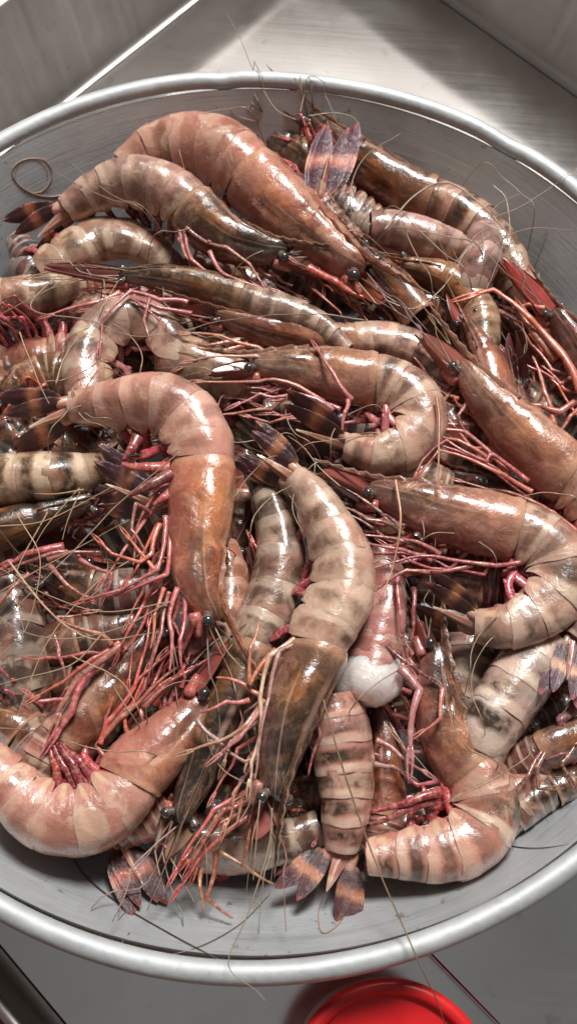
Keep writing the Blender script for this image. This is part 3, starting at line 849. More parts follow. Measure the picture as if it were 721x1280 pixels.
        for sg in (-1, 1):
            pb = E + Sf * sg * Ae * .42; pe = pb + (F * .8 + Sf * sg * .25) * Ae * 1.1
            g = Geo(); tube(g, spline([pb - F * Ae * .3, (pb + pe) / 2, pe], 8), Ae * np.array([.2, .34, .4, .4, .38, .36, .3, .12]), 10)
            part(g, 'uropod_base', MAT['shell'], root, (*[min(1, x * 1.35) for x in tint], .1))
            for q, (an, LL, ww) in enumerate(((.10, .92, .30), (.36, 1.0, .36))):
                an = an * fspread * R_.uniform(.85, 1.15) * sg
                Fb = F * math.cos(an) + Sf * math.sin(an); Sb = Sf * math.cos(an) - F * math.sin(an)
                b0 = pe - F * Ae * .55 + Nf * (.12 if q == 0 else -.10) * Ae
                LB = L - (pe - E) @ F + Ae * .5
                g = Geo(); blade(g, b0, Fb, Sb, Nf, LB * LL, L * ww * .46, .80, thick=.045, curl=.06 * R_.uniform(-.5, 1.5))
                part(g, 'uropod', MAT['tail'], root, (*fanc, 1))
    if raw:
        # torn end of white meat
        q0 = P(raw[0], raw[1], z + .002); rr_ = raw[2] * depth / CK
        th = np.linspace(0, PI, 22); ph = np.linspace(0, 2 * PI, 33)[:-1]
        d = np.stack([np.sin(th)[:, None] * np.cos(ph)[None], np.sin(th)[:, None] * np.sin(ph)[None], np.cos(th)[:, None] + 0 * ph[None]], -1)
        bmp = 1 + wig(d.reshape(-1, 3), .18, 2.4, sd).reshape(d.shape[:2]) + wig(d.reshape(-1, 3), .05, 7, sd + 3).reshape(d.shape[:2])
        sc_ = np.array(raw[3] if len(raw) > 3 else (1, 1, .8))
        pts = q0 + d * bmp[..., None] * rr_ * sc_
        g = Geo(); g.grid(pts, np.zeros(pts.shape[:2] + (2,)), True)
        part(g, 'torn_meat', MAT['raw'], root, (.88, .80, .76, 1))
    return root

# colours
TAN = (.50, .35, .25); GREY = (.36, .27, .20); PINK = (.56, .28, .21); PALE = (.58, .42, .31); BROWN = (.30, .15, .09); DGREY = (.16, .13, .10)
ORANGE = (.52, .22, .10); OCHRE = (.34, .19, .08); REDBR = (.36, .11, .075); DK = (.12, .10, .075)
PLEG = (.62, .16, .135, 1); DLEG = (.26, .055, .06, 1); OLEG = (.60, .17, .09, 1); CLEG = (.60, .30, .22, 1)
PURP = (.20, .06, .075)

# ------------------------------------------------------------------ the heap, top layer first
def L(*p, **k): return dict(p=list(p), **k)

prawn('large pink prawn left of centre with orange head shell pointing down',
      cara=[(254, 770, -3), (243, 740, -1), (243, 680), (251, 605)], abd=[(250, 560), (228, 520), (192, 505), (140, 507, -2), (90, 511, -5)],
      w=88, z=.004, side=1, roll=62, fan=(4, 540), tint=(.62, .36, .27), ctint=(.62, .29, .14), band=.22, cdark=.5, legc=PLEG, autolegs=False, fanroll=30, scale=(228, 822, -4),
      legs=[L((207, 645), (197, 712), (150, 738), (102, 752)), L((200, 655), (190, 692), (175, 703), (140, 692), (124, 676)),
            L((214, 655), (209, 718), (148, 744), (108, 751), dz=3), L((203, 700), (193, 712), (175, 690), (158, 668), dz=4), L((185, 640, -6), (170, 630), (165, 663), (183, 692), ch=False),
            L((205, 735), (193, 770), (188, 812), ch=False, r=.0012), L((212, 740), (202, 790), (185, 850), ch=False, r=.0012), L((222, 735), (215, 790), (212, 840), ch=False), L((230, 735), (225, 800), (232, 850), ch=False, dz=2),
            L((212, 586), (182, 584), (152, 580), ch=False, r=.0036, c=(.45, .07, .09), dz=4), L((214, 592), (190, 605), (160, 619), ch=False, r=.0036, c=(.45, .08, .10), dz=6), L((172, 548), (164, 562), (155, 576), ch=False, r=.0034, c=(.5, .08, .1), dz=0), L((225, 600), (205, 622), (192, 632), ch=False, r=.003, c=(.5, .08, .1), dz=2)],
      ant=[[(215, 752), (130, 765), (60, 745), (-5, 708)], [(212, 752), (150, 785), (80, 800), (20, 785), (-15, 760)], [(225, 565, 10), (150, 628), (100, 680), (40, 740), (-10, 792)]], nant=0,
      swimc=(.50, .06, .08))
prawn('long pale tan prawn in the centre lying tail up, with dark mottled head shell',
      cara=[(336, 985, -6), (345, 940, -3), (362, 880), (388, 828)], abd=[(402, 790), (426, 745), (428, 700), (408, 655), (388, 620), (369, 599, -2)],
      w=86, z=.003, side=1, roll=42, fan=(300, 549), tint=(.62, .45, .33), ctint=(.22, .14, .075), band=.42, cdark=1.0, legc=CLEG, autolegs=False, fanroll=20, scale=(312, 1050, -6), fspread=.6,
      legs=[L((377, 793), (337, 820), (325, 873), (314, 953), (311, 985), c=(.62, .38, .30)), L((385, 800), (350, 813), (336, 873), (322, 940), (318, 975), ch=False, c=(.60, .36, .28)),
            L((345, 812), (312, 856), (313, 810), (323, 778), ch=False, c=OLEG, dz=4), L((331, 875), (307, 907), (273, 927), (232, 941)), L((328, 883), (297, 925), (269, 948)), L((325, 868), (306, 856), (270, 847), c=PLEG, ch=False, dz=2),
            L((312, 875), (283, 877), (250, 891), c=PLEG, ch=False, dz=0), L((247, 900), (272, 925), (306, 952), (323, 945), c=(.45, .28, .2), ch=False, r=.0013, dz=0), L((380, 860), (400, 920), (385, 970), c=DLEG, ch=False, dz=-8), L((390, 870), (372, 930), (366, 960), c=DLEG, ch=False, dz=-10)],
      nant=0, ant=[[(340, 1010), (335, 1060), (310, 1140), (285, 1205), (320, 1238), (333, 1252)], [(325, 1000), (322, 1040), (318, 1075), (316, 1100)]], swimc=(.30, .035, .055))
prawn('curled tan prawn right of centre with reddish head shell, its tail folded under',
      cara=[(470, 626, -3), (520, 637), (575, 650), (628, 662)], abd=[(660, 672), (690, 697), (694, 735), (665, 766), (628, 782), (594, 780, -3)],
      w=86, z=.0, side=-1, roll=72, fan=(516, 738), tint=(.50, .35, .26), ctint=(.52, .31, .24), band=.55, cdark=.55, legc=(.50, .11, .13, 1), autolegs=False, fanroll=40, scale=(400, 590, 3), fanc=(1.15, 1, .9),
      legs=[L((650, 703), (620, 707), (550, 697), (503, 700), (450, 715)), L((590, 706), (533, 715), (507, 713), (483, 727), (455, 748), c=PLEG), L((550, 693), (520, 677), (447, 668)), L((533, 696), (503, 687), (453, 678)),
            L((540, 701), (495, 692), (447, 693), dz=2), L((505, 668), (475, 640), (413, 600), ch=False, c=(.22, .07, .05)), L((500, 660), (460, 650), (420, 630), ch=False, c=(.22, .07, .05)), L((497, 717), (498, 750), (502, 792), ch=False, dz=1), L((517, 735), (516, 765), (513, 802), ch=False, dz=-2),
            L((540, 690), (480, 672), (430, 640), c=DLEG, ch=False, dz=2)],
      nant=0, ant=[L((494, 600, 4), (501, 650, 6), (492, 705), (476, 745), r=.0007, c=(1.5, 1.25, 1.0, 1)), [(425, 608), (400, 585), (380, 560), (360, 545)]], swimc=(.42, .05, .09))
prawn('curled grey-tan prawn above centre, head left and dark tail fan folded back',
      cara=[(322, 466, -2), (360, 466), (410, 470), (455, 476)], abd=[(482, 480), (512, 499), (523, 528), (505, 556), (468, 566), (434, 556, -2)],
      w=74, z=.0, side=-1, roll=72, fan=(341, 520), tint=(.54, .36, .26), ctint=(.50, .33, .23), band=.5, cdark=.55, legc=(.62, .24, .20, 1), autolegs=False, scale=(262, 468), fanroll=40,
      legs=[L((417, 513), (367, 492), (325, 492), (293, 507)), L((405, 503), (373, 483), (323, 477), (245, 477)), L((347, 457), (320, 445), (285, 445), (238, 452)), L((440, 500), (417, 467), (395, 434), dz=14),
            L((435, 500), (431, 515), (428, 538), ch=False, dz=14), L((425, 512), (380, 500), (345, 500), dz=3)],
      ant=[[(455, 400, 12), (380, 392, 14), (280, 400), (220, 418)], L((545, 497), (549, 530), (546, 612), r=.0008, dz=16, c=(1.3, .8, .7, 1))], nant=0, swimc=(.50, .14, .15), lat=.9)
prawn('orange-pink prawn at the right edge with long reddish beak pointing up left',
      cara=[(575, 470, 0), (602, 500), (650, 545), (700, 590)], abd=[(722, 606), (752, 640), (775, 690), (770, 740)],
      w=84, z=.0, side=-1, roll=58, tint=(.62, .36, .26), ctint=(.56, .33, .23), band=.4, cdark=.45, legc=PLEG, autolegs=False, scale=(522, 418, 4), scolor=(.36, .12, .085),
      legs=[L((665, 615), (628, 593), (594, 577), (548, 563), (522, 595)), L((660, 602), (614, 567), (608, 577), (558, 550), (514, 607)), L((614, 577), (571, 550), (545, 545), dz=3), L((634, 593), (581, 540), (554, 537), (505, 575), dz=2),
            L((721, 665), (690, 640), (660, 632), (620, 618), dz=0), L((700, 650), (660, 625), (610, 612), (570, 600), dz=-3), L((694, 690, -2), (665, 655, -2), (640, 640, -4), ch=False, r=.0022),
            L((570, 480), (555, 500), (560, 530), ch=False, c=(.3, .1, .07), dz=-2), L((585, 500), (572, 520), (585, 545), ch=False, c=(.3, .1, .07), dz=-2)],
      nant=0)
prawn('smooth pinkish-brown prawn at the top, back arched against the far wall of the bowl',
      cara=[(445, 342, 1), (412, 318), (367, 277), (325, 236)], abd=[(302, 212), (272, 190), (236, 184, -3), (196, 192, -7), (165, 213, -12), (138, 240, -18)],
      w=90, z=-.002, side=1, roll=48, tint=(.56, .30, .21), ctint=(.54, .27, .19), band=.22, cdark=.35, legc=(.5, .11, .07, 1), scale=(470, 385, 0), scolor=(.45, .12, .05), legs=[L((385, 335), (420, 352), (455, 372), ch=False, c=(.62, .09, .05), dz=6, r=.0028)], nant=0, nlegs=3,
      ant=[[(480, 375), (520, 385), (560, 352), (590, 300), (615, 285), (628, 305), (615, 345), (598, 378)], [(470, 380), (430, 330), (395, 270), (372, 240)]])
prawn('grey-brown prawn at upper left with spiny pink legs, lying across the arched one',
      cara=[(350, 322), (322, 316), (283, 300), (250, 274)], abd=[(228, 252), (200, 236), (163, 228), (122, 240, -4), (84, 264, -9)],
      w=70, z=.000, side=1, roll=60, fan=(24, 310), fanlift=-8, tint=(.47, .31, .24), ctint=(.20, .15, .10), band=.35, cdark=.9, legc=(.50, .17, .14, 1), autolegs=False, scale=(400, 345), scolor=(.22, .09, .06), endw=.55,
      legs=[L((260, 302), (310, 296), (343, 310), (364, 324)), L((233, 284), (283, 309), (312, 330), (331, 358)), L((262, 314), (283, 344), (345, 364)), L((232, 290), (240, 325), (275, 355), (330, 375), dz=2), L((225, 285), (232, 320), (262, 350), dz=0), L((222, 280), (224, 300), (240, 335), (290, 360), dz=-1)],
      nant=0, swimc=(.30, .035, .05), fanc=(.8, .5, .5))
prawn('pink prawn at lower left with red legs, body bent against the side of the bowl',
      cara=[(245, 868, 2), (228, 892), (203, 925), (168, 962)], abd=[(148, 992), (110, 1020), (62, 1018), (20, 985), (-15, 940)],
      w=92, z=-.012, side=-1, roll=72, tint=(.60, .33, .24), ctint=(.56, .30, .21), band=.3, cdark=.35, legc=(.60, .13, .11, 1), autolegs=False, scale=(288, 800, 6), awid=1.0,
      legs=[L((125, 930), (133, 905), (168, 860), (178, 823), (187, 775)), L((128, 922), (147, 900), (187, 863), (213, 840), (242, 822)), L((131, 915), (160, 873), (183, 840), (202, 818)), L((134, 907), (157, 887), (200, 857), (235, 838)),
            L((180, 885), (215, 850), (262, 822), dz=10, ch=False), L((190, 880), (222, 845), (240, 800), dz=8), L((150, 900), (180, 862), (195, 800), dz=3),
            L((95, 985), (82, 960), (66, 925), c=(.42, .03, .05), ch=False, r=.0028, dz=5), L((105, 982), (92, 955), (72, 928), c=(.42, .03, .05), ch=False, r=.0028, dz=7), L((75, 985), (72, 960), (62, 930), c=(.45, .04, .05), ch=False, r=.0028, dz=5), L((118, 975), (100, 950), (78, 930), c=(.42, .03, .05), ch=False, r=.0026, dz=5)],
      nant=0, ant=[[(225, 845), (215, 800), (222, 870), (235, 935)], [(240, 830), (270, 800), (315, 775), (340, 760)]])
prawn('dark mottled prawn below centre, head down with a bunch of coral pink legs',
      cara=[(226, 1015, 0), (240, 982), (272, 905), (306, 830)], abd=[(325, 785), (345, 735), (350, 680), (336, 625), (318, 585)],
      w=78, z=-.016, side=1, roll=14, tint=(.30, .23, .17), ctint=(.13, .10, .06), band=.6, cdark=1.0, legc=(.70, .16, .13, 1), autolegs=False, scale=(200, 1070, 2), scolor=(.30, .17, .11), swimc=(.28, .03, .05),
      legs=[L((307, 990), (267, 1012), (247, 1043), (217, 1095)), L((305, 1000), (270, 1022), (255, 1050), (228, 1082)), L((310, 1008), (272, 1030), (258, 1053), (242, 1094)), L((315, 1017), (282, 1040), (249, 1073), (221, 1115)), L((312, 1000), (280, 1012), (262, 1040), (236, 1085), dz=8),
            L((270, 1063), (258, 1122), (291, 1148), c=(.5, .17, .08), ch=False, dz=0), L((252, 1085), (250, 1110), (254, 1138), c=(.5, .17, .08), ch=False, dz=0, r=.0013), L((270, 1062), (307, 1083), (342, 1105), c=(.5, .2, .16), ch=False, dz=0, r=.0012),
            L((320, 1010), (310, 1050), (302, 1085), c=(.6, .12, .09), ch=False), L((240, 1060), (228, 1075), (222, 1090), ch=False, c=(.5, .04, .05))],
      nant=0, ant=[L((193, 1057), (198, 1085), (207, 1115), c=(1.2, 1.2, 1.1, 1), dz=4), L((210, 1067), (225, 1095), (243, 1128), c=(1.2, 1.2, 1.1, 1), dz=4), L((203, 1065), (210, 1095), (219, 1125), c=(1.2, 1.2, 1.1, 1), dz=4)])
prawn('headless prawn at the bottom seen from above, pale bands and spread tail fan',
      abd=[(414, 870, 4), (424, 920, 2), (431, 975), (431, 1025, -1), (428, 1063, -4)], w=88, z=-.018, side=1, roll=18, fan=(392, 1148), fanlift=5, tint=(.54, .30, .23), band=.85, endw=.56, swim=True, swimc=(.30, .02, .035), fspread=1.25, fanroll=8)
prawn('banded prawn at lower right with torn white neck, body curled left',
      cara=[(533, 815, 5), (538, 850, 4), (550, 900, 1), (572, 948)], abd=[(598, 985), (604, 1018), (585, 1048), (548, 1062), (500, 1066), (455, 1070)],
      w=80, z=-.016, side=-1, roll=70, tint=(.56, .31, .22), ctint=(.46, .25, .17), band=.8, cdark=.75, legc=(.55, .18, .17, 1), autolegs=False, scale=(522, 775, 8), awid=1.1, raw=(588, 965, 32, (1, .55, .6)),
      legs=[L((500, 835), (524, 863), (513, 913), (512, 950), dz=14, r=.0024), L((553, 860), (550, 898), (522, 918), dz=14), L((483, 807), (515, 832), (543, 852), c=(.25, .05, .06), dz=14), L((470, 925), (500, 945), (535, 968), dz=4, c=(.5, .26, .22)), L((468, 955), (490, 958), (510, 970), dz=2, c=(.5, .26, .22)), L((490, 800), (495, 850), (508, 880), dz=3, c=(.4, .1, .1)),
            L((550, 990), (510, 1003), (462, 1015), c=(.45, .04, .06), ch=False, r=.0026, dz=9), L((545, 1000), (500, 1015), (465, 1030), c=(.45, .04, .06), ch=False, r=.0024, dz=7)],
      nant=0, ant=[L((500, 930), (480, 905), (510, 935), (545, 975), c=(1.4, 1.3, 1.2, 1), r=.0003)], swimc=(.45, .05, .06))
prawn('broken pink prawn body near the centre ending in glistening white meat',
      abd=[(458, 850, 2), (466, 815), (476, 770), (480, 725), (470, 690)], w=74, z=-.014, side=1, roll=30, tint=(.55, .27, .23), band=.1, raw=(461, 845, 40, (1.05, .95, .8)), swim=False, endw=.7)
prawn('plump headless prawn with bold white and brown stripes at the right',
      abd=[(690, 812, -2), (655, 842, 0), (628, 880), (607, 918), (592, 955, -8), (580, 985, -20)], w=86, z=-.013, side=1, roll=12, tint=(.60, .50, .42), band=1.8, endw=.8, swim=False, lat=.9)
prawn('orange-headed prawn going out of the picture behind the bold striped one',
      cara=[(790, 770), (760, 778), (725, 792), (690, 815, -6)], w=84, z=-.020, side=1, roll=30, ctint=(.52, .24, .12), cdark=.15, autolegs=False, eyes=False, rostrum=False, scale=False, whiskers=0, nant=0)
prawn('grey prawn body behind the bold striped one, without head',
      abd=[(588, 795), (588, 830), (578, 870), (565, 915)], w=74, z=-.030, side=1, roll=20, tint=(.34, .27, .22), band=.5, endw=.7, swim=False)
prawn('brown and orange prawn lying along the upper right wall of the bowl',
      cara=[(392, 158, 0), (432, 190), (478, 222), (525, 247)], abd=[(552, 258), (590, 282), (622, 315), (645, 350), (662, 392)],
      w=66, z=-.020, side=-1, roll=50, tint=(.32, .19, .12), ctint=(.30, .16, .07), band=.6, cdark=.9, scale=(335, 122, 4), scolor=(.14, .06, .04), legc=(.40, .12, .09, 1), nant=0, nlegs=2,
      ant=[L((370, 150), (343, 135), (320, 95), (300, 50), (283, 18), dz=16), L((385, 145), (420, 142), (445, 150), (453, 180), dz=14), L((375, 140), (385, 110), (405, 118), (420, 152), dz=16), L((612, 273), (650, 258), (690, 232), (730, 208), dz=20, r=.0003), L((616, 232), (632, 250), (637, 290), (635, 325), dz=18, r=.0004, c=(1.4, 1.4, 1.3, 1)), L((480, 288), (520, 242), (560, 228), (600, 255), (640, 300), (650, 340), dz=24, r=.0006)])
prawn('translucent pinkish prawn body among the legs near the top right',
      abd=[(462, 288), (495, 288), (535, 298), (572, 312, -3), (600, 340, -14)], w=52, z=-.012, side=-1, roll=40, tint=(.46, .30, .25), band=.3, swimc=(.5, .06, .08),)
prawn('ochre prawn with small yellow head shell at upper right of centre',
      cara=[(505, 335), (530, 340), (560, 352), (585, 372)], abd=[(598, 395), (600, 430), (585, 470)], w=54, z=-.016, side=-1, roll=30, tint=(.42, .27, .14), ctint=(.44, .27, .11), band=.3, cdark=.3, nant=1, scale=(455, 312))
prawn('dark red prawn head by the right wall with long coral legs',
      cara=[(690, 400), (712, 425), (742, 470), (765, 510)], w=66, z=-.006, side=-1, roll=50, ctint=(.36, .10, .08), cdark=.6, legc=(.62, .15, .10, 1), autolegs=False, scale=(624, 325, 4), scolor=(.48, .085, .07), nant=0,
      legs=[L((725, 490), (700, 440), (661, 397), (616, 362), (584, 371), dz=14, r=.0024), L((695, 450), (668, 417), (656, 395), dz=10, r=.0030), L((692, 540), (680, 490), (665, 445), dz=6, ch=False, r=.0018), L((735, 500), (700, 515), (674, 507), (636, 506), dz=8, r=.0022), L((735, 485), (712, 520), (694, 542), dz=8, ch=False),
            L((680, 385), (660, 380), (640, 385), ch=False, dz=4), L((720, 470), (700, 480), (676, 457), ch=False, dz=8)])
prawn('shiny silvery-pink prawn tail part at upper right, by the wall',
      abd=[(580, 372, -10), (592, 345), (603, 315), (600, 288, -8), (585, 268, -22)], w=54, z=-.010, side=1, roll=20, tint=(.42, .28, .25), band=.4, swim=False, fan=None)
prawn('brown prawn head with reddish beak pointing up, right of centre top',
      cara=[(588, 405), (600, 430), (612, 462), (622, 500)], w=58, z=-.014, side=1, roll=10, ctint=(.36, .17, .12), cdark=.35, scale=(562, 352, 2), scolor=(.42, .09, .06), autolegs=True, nlegs=3, nant=1)
prawn('purplish prawn head standing upright between the legs at the right',
      cara=[(648, 490), (655, 530), (662, 575)], w=56, z=-.018, side=1, roll=10, ctint=(.25, .10, .09), cdark=.4, scale=(640, 415, 8), scolor=(.22, .07, .08), legc=(.5, .13, .12, 1), nlegs=3, nant=0)
prawn('slender prawn with silvery green-black head shell at upper left, below the grey-brown one',
      cara=[(158, 349), (200, 350), (242, 356), (285, 368)], abd=[(320, 380), (360, 392), (400, 410), (435, 440)], w=48, z=-.003, side=-1, roll=45, tint=(.34, .24, .17), ctint=(.15, .12, .06), cdark=1.0, scale=(56, 335), scolor=(.22, .06, .055), legc=(.58, .17, .15, 1), autolegs=False, nant=0,
      legs=[L((235, 378), (200, 375), (163, 364), (127, 400), (124, 437), dz=8), L((240, 392), (200, 385), (163, 372), (200, 402), dz=7, ch=False), L((187, 373), (180, 400), (190, 440), dz=9, ch=False, r=.0012), L((150, 365), (110, 380), (60, 395), dz=2), L((170, 370), (130, 390), (90, 420), dz=2)],
      ant=[L((70, 345), (40, 385), (110, 400), (170, 420), (240, 412), dz=14), L((60, 340), (30, 350), (80, 350), (-10, 400), dz=8)])
prawn('brown-pink prawn lying level above the centre, red beak to the left',
      cara=[(278, 400), (315, 410), (370, 420), (425, 430)], abd=[(460, 428), (505, 435), (540, 458), (555, 500)], w=58, z=-.010, side=-1, roll=42, tint=(.48, .33, .26), ctint=(.44, .22, .15), cdark=.5, band=.4, scale=(224, 390), scolor=(.42, .08, .06), legc=(.62, .22, .2, 1), autolegs=False, nant=0,
      legs=[L((357, 453), (322, 434), (277, 420), (230, 417), dz=12), L((300, 425), (260, 432), (210, 437), dz=6, ch=False), L((310, 430), (270, 440), (225, 460), dz=4)])
prawn('curled greyish prawn at the left, above the pink one with orange head',
      abd=[(113, 500), (112, 450), (132, 412), (172, 400), (205, 420), (218, 455, -4), (215, 490, -16)], w=66, z=-.008, side=-1, roll=70, tint=(.42, .29, .22), band=.45, swimc=(.48, .16, .16), endw=.7)
prawn('pale cream prawn body with gaping underside left of the centre curl',
      abd=[(205, 440), (240, 455), (285, 470), (330, 490)], w=66, z=-.014, side=-1, roll=60, tint=(.54, .40, .27), band=.2, swimc=(.58, .25, .22), endw=.7)
prawn('pale and dark green banded prawn body at the left edge',
      abd=[(-40, 605), (0, 602), (40, 598), (75, 596), (115, 592, -6), (150, 588, -18)], w=78, z=-.012, side=-1, roll=12, tint=(.44, .33, .20), band=1.5, endw=.75, swim=False)
prawn('tan prawn body at the left edge under the slender dark one',
      abd=[(-50, 380), (-10, 378), (35, 372), (75, 364, -3), (115, 352, -14)], w=64, z=-.020, side=-1, roll=20, tint=(.42, .30, .19), band=.5, endw=.7, swim=False)
prawn('dark prawn with orange-banded tail fan left of the pink hero',
      abd=[(268, 720, -8), (245, 690, -6), (222, 660, -3), (196, 632)], w=70, z=-.012, side=1, roll=30, fan=(106, 588), tint=(.30, .20, .14), band=.6, fanc=(1.1, .95, 1.0), fspread=.7)
prawn('dark prawn head with pale whiskers at the left edge',
      cara=[(112, 630), (75, 640), (25, 655), (-30, 675)], w=62, z=-.018, side=1, roll=20, ctint=(.15, .11, .06), cdark=1.0, legc=(.52, .13, .12, 1), autolegs=False, scale=(148, 560, 0), scolor=(.20, .08, .06), whiskers=6, wcol=(1.3, 1.2, 1.0, 1), nant=0,
      legs=[L((80, 683), (30, 693), (3, 708), dz=6, r=.0022), L((85, 690), (43, 700), (10, 714), dz=6), L((97, 695), (140, 717), (130, 745), dz=6), L((63, 707), (83, 730), (110, 748), dz=6), L((37, 717), (15, 735), (-5, 760), dz=4, ch=False), L((60, 700), (90, 690), (120, 690), dz=8, ch=False)],
      ant=[L((105, 612), (60, 618), (0, 612), (-20, 612), dz=14, c=(1.4, 1.3, 1.0, 1)), L((100, 610), (60, 655), (38, 690), dz=12, c=(1.3, 1.2, .9, 1)), L((100, 615), (85, 650), (78, 675), dz=12, c=(1.3, 1.2, .9, 1)), L((70, 480), (85, 440), (130, 380), (150, 350), dz=30), L((25, 415), (45, 470), (62, 505), dz=30, c=(1.3, 1.2, 1, 1)), L((0, 658), (60, 650), (140, 608), dz=22), L((130, 790), (90, 830), (20, 850), (-10, 860), dz=24), L((10, 700), (60, 762), (120, 800), (200, 790), dz=22, r=.0006), L((60, 640), (20, 720), (30, 790), dz=20), L((180, 690), (120, 730), (60, 800), (20, 900), dz=22), L((90, 820), (150, 850), (180, 900), dz=22), L((20, 640), (50, 700), (35, 780), (0, 820), dz=22, r=.0003), L((0, 740), (70, 700), (160, 650), dz=21, r=.0003)])
prawn('reddish-brown prawn shell under the pink legs at lower left',
      cara=[(190, 795, 0), (170, 825), (135, 872), (95, 915)], abd=[(70, 945), (45, 985), (30, 1020)], w=92, z=-.024, side=1, roll=25, tint=(.42, .2, .14), ctint=(.44, .17, .10), cdark=.65, legc=(.62, .16, .14, 1), autolegs=False, nant=0, scale=(215, 745, -2),
      legs=[L((140, 806), (127, 793), (76, 777), (72, 771), (112, 765), dz=22), L((150, 803), (117, 823), (80, 852), (42, 874), dz=20), L((152, 806), (100, 845), (83, 873), (69, 906), dz=19, r=.0022), L((118, 833), (90, 890), (66, 925), dz=19, r=.0022), L((82, 875), (50, 877), (36, 867), dz=17), L((68, 793), (74, 820), (82, 848), dz=18, ch=False, r=.0013), L((160, 810), (110, 815), (60, 822), (25, 820), dz=14, ch=False, r=.0013)])
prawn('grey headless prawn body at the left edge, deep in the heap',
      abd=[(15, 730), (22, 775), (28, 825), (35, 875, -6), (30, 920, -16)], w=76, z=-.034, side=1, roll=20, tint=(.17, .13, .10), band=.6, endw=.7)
prawn('grey-tan prawn body under the upper left one, with red swimmerets',
      abd=[(55, 345, -4), (90, 318), (125, 300), (165, 302), (200, 322, -5), (230, 350, -16)], w=58, z=-.018, side=1, roll=40, tint=(.40, .28, .19), band=.4, swimc=(.52, .06, .09), endw=.7)
prawn('prawn with silver and black tail fan just under the centre curl',
      abd=[(555, 612, -3), (528, 600), (510, 592), (488, 588)], w=58, z=-.010, side=1, roll=30, fan=(410, 590), tint=(.48, .32, .22), band=.5, fanc=(1.0, 1.25, 1.3), fspread=.5, fanroll=15, swim=False)
prawn('silvery pink tail fan of a prawn standing at the right edge',
      abd=[(775, 745, 0), (755, 765), (730, 785), (715, 800)], w=56, z=-.002, side=1, roll=30, fan=(700, 878), tint=(.40, .26, .22), band=.3, fanc=(1.5, 1.7, 1.9), swim=False, fspread=.5)
prawn('narrow brown-red prawn between the striped bodies at the bottom',
      cara=[(478, 875), (482, 915), (486, 960), (486, 1005)], abd=[(480, 1040), (470, 1070)], w=52, z=-.030, side=1, roll=20, tint=(.34, .15, .11), ctint=(.34, .13, .09), cdark=.5, autolegs=False, nant=0, legc=DLEG)
prawn('upright purple tail fan of a prawn near the far rim',
      abd=[(440, 310, -8), (420, 290, -4), (408, 268), (400, 250, 4)], w=50, z=-.004, side=1, roll=30, fan=(425, 150), fanlift=12, tint=(.34, .19, .14), band=.4, fanc=(1.4, 1.2, 1.6), fspread=.45, swim=False)
prawn('brown prawn head with shiny scales pointing up left, near the top',
      cara=[(450, 318), (470, 338), (498, 365), (525, 400)], w=52, z=-.004, side=-1, roll=40, ctint=(.30, .16, .09), cdark=.8, scale=(385, 258, 2), scolor=(.24, .10, .06), legc=(.46, .14, .10, 1), nlegs=2, nant=1)
prawn('small orange prawn head showing in the gap below the centre curl',
      cara=[(530, 520), (528, 550), (524, 580), (518, 620)], w=50, z=-.026, side=1, roll=10, ctint=(.56, .22, .07), cdark=.1, autolegs=False, nant=0, eyes=False, scale=False, whiskers=0)
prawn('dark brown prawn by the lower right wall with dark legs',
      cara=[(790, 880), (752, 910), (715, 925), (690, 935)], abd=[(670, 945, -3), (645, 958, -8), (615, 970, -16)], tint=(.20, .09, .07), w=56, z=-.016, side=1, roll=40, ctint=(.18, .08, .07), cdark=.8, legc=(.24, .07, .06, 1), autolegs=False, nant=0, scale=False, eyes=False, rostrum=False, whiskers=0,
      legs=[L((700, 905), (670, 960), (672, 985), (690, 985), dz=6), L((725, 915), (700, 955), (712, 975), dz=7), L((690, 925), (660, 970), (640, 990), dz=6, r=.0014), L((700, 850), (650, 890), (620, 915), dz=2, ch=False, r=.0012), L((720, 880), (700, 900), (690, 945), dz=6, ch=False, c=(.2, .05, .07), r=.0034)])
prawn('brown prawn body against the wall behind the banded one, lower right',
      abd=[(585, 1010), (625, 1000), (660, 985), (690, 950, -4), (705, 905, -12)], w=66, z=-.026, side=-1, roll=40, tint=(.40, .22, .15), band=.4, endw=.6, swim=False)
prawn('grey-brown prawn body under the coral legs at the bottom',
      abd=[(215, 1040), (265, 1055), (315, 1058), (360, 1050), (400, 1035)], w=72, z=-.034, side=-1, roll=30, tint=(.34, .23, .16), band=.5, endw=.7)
prawn('orange-brown prawn body beneath the head of the large pink prawn',
      abd=[(262, 830), (280, 790), (290, 750), (288, 710), (280, 680)], w=54, z=-.020, side=-1, roll=30, tint=(.50, .26, .16), band=.4, endw=.75, swim=False)
prawn('brown tail fan resting on the near wall of the bowl, lower left',
      abd=[(215, 1000, 2), (190, 1020), (165, 1038, -1), (150, 1052, -2)], w=62, z=-.026, side=-1, roll=40, fan=(190, 1138), fanlift=9, tint=(.30, .14, .09), band=.3, fanc=(.8, .45, .45), swim=False, endw=.45, fspread=.4)

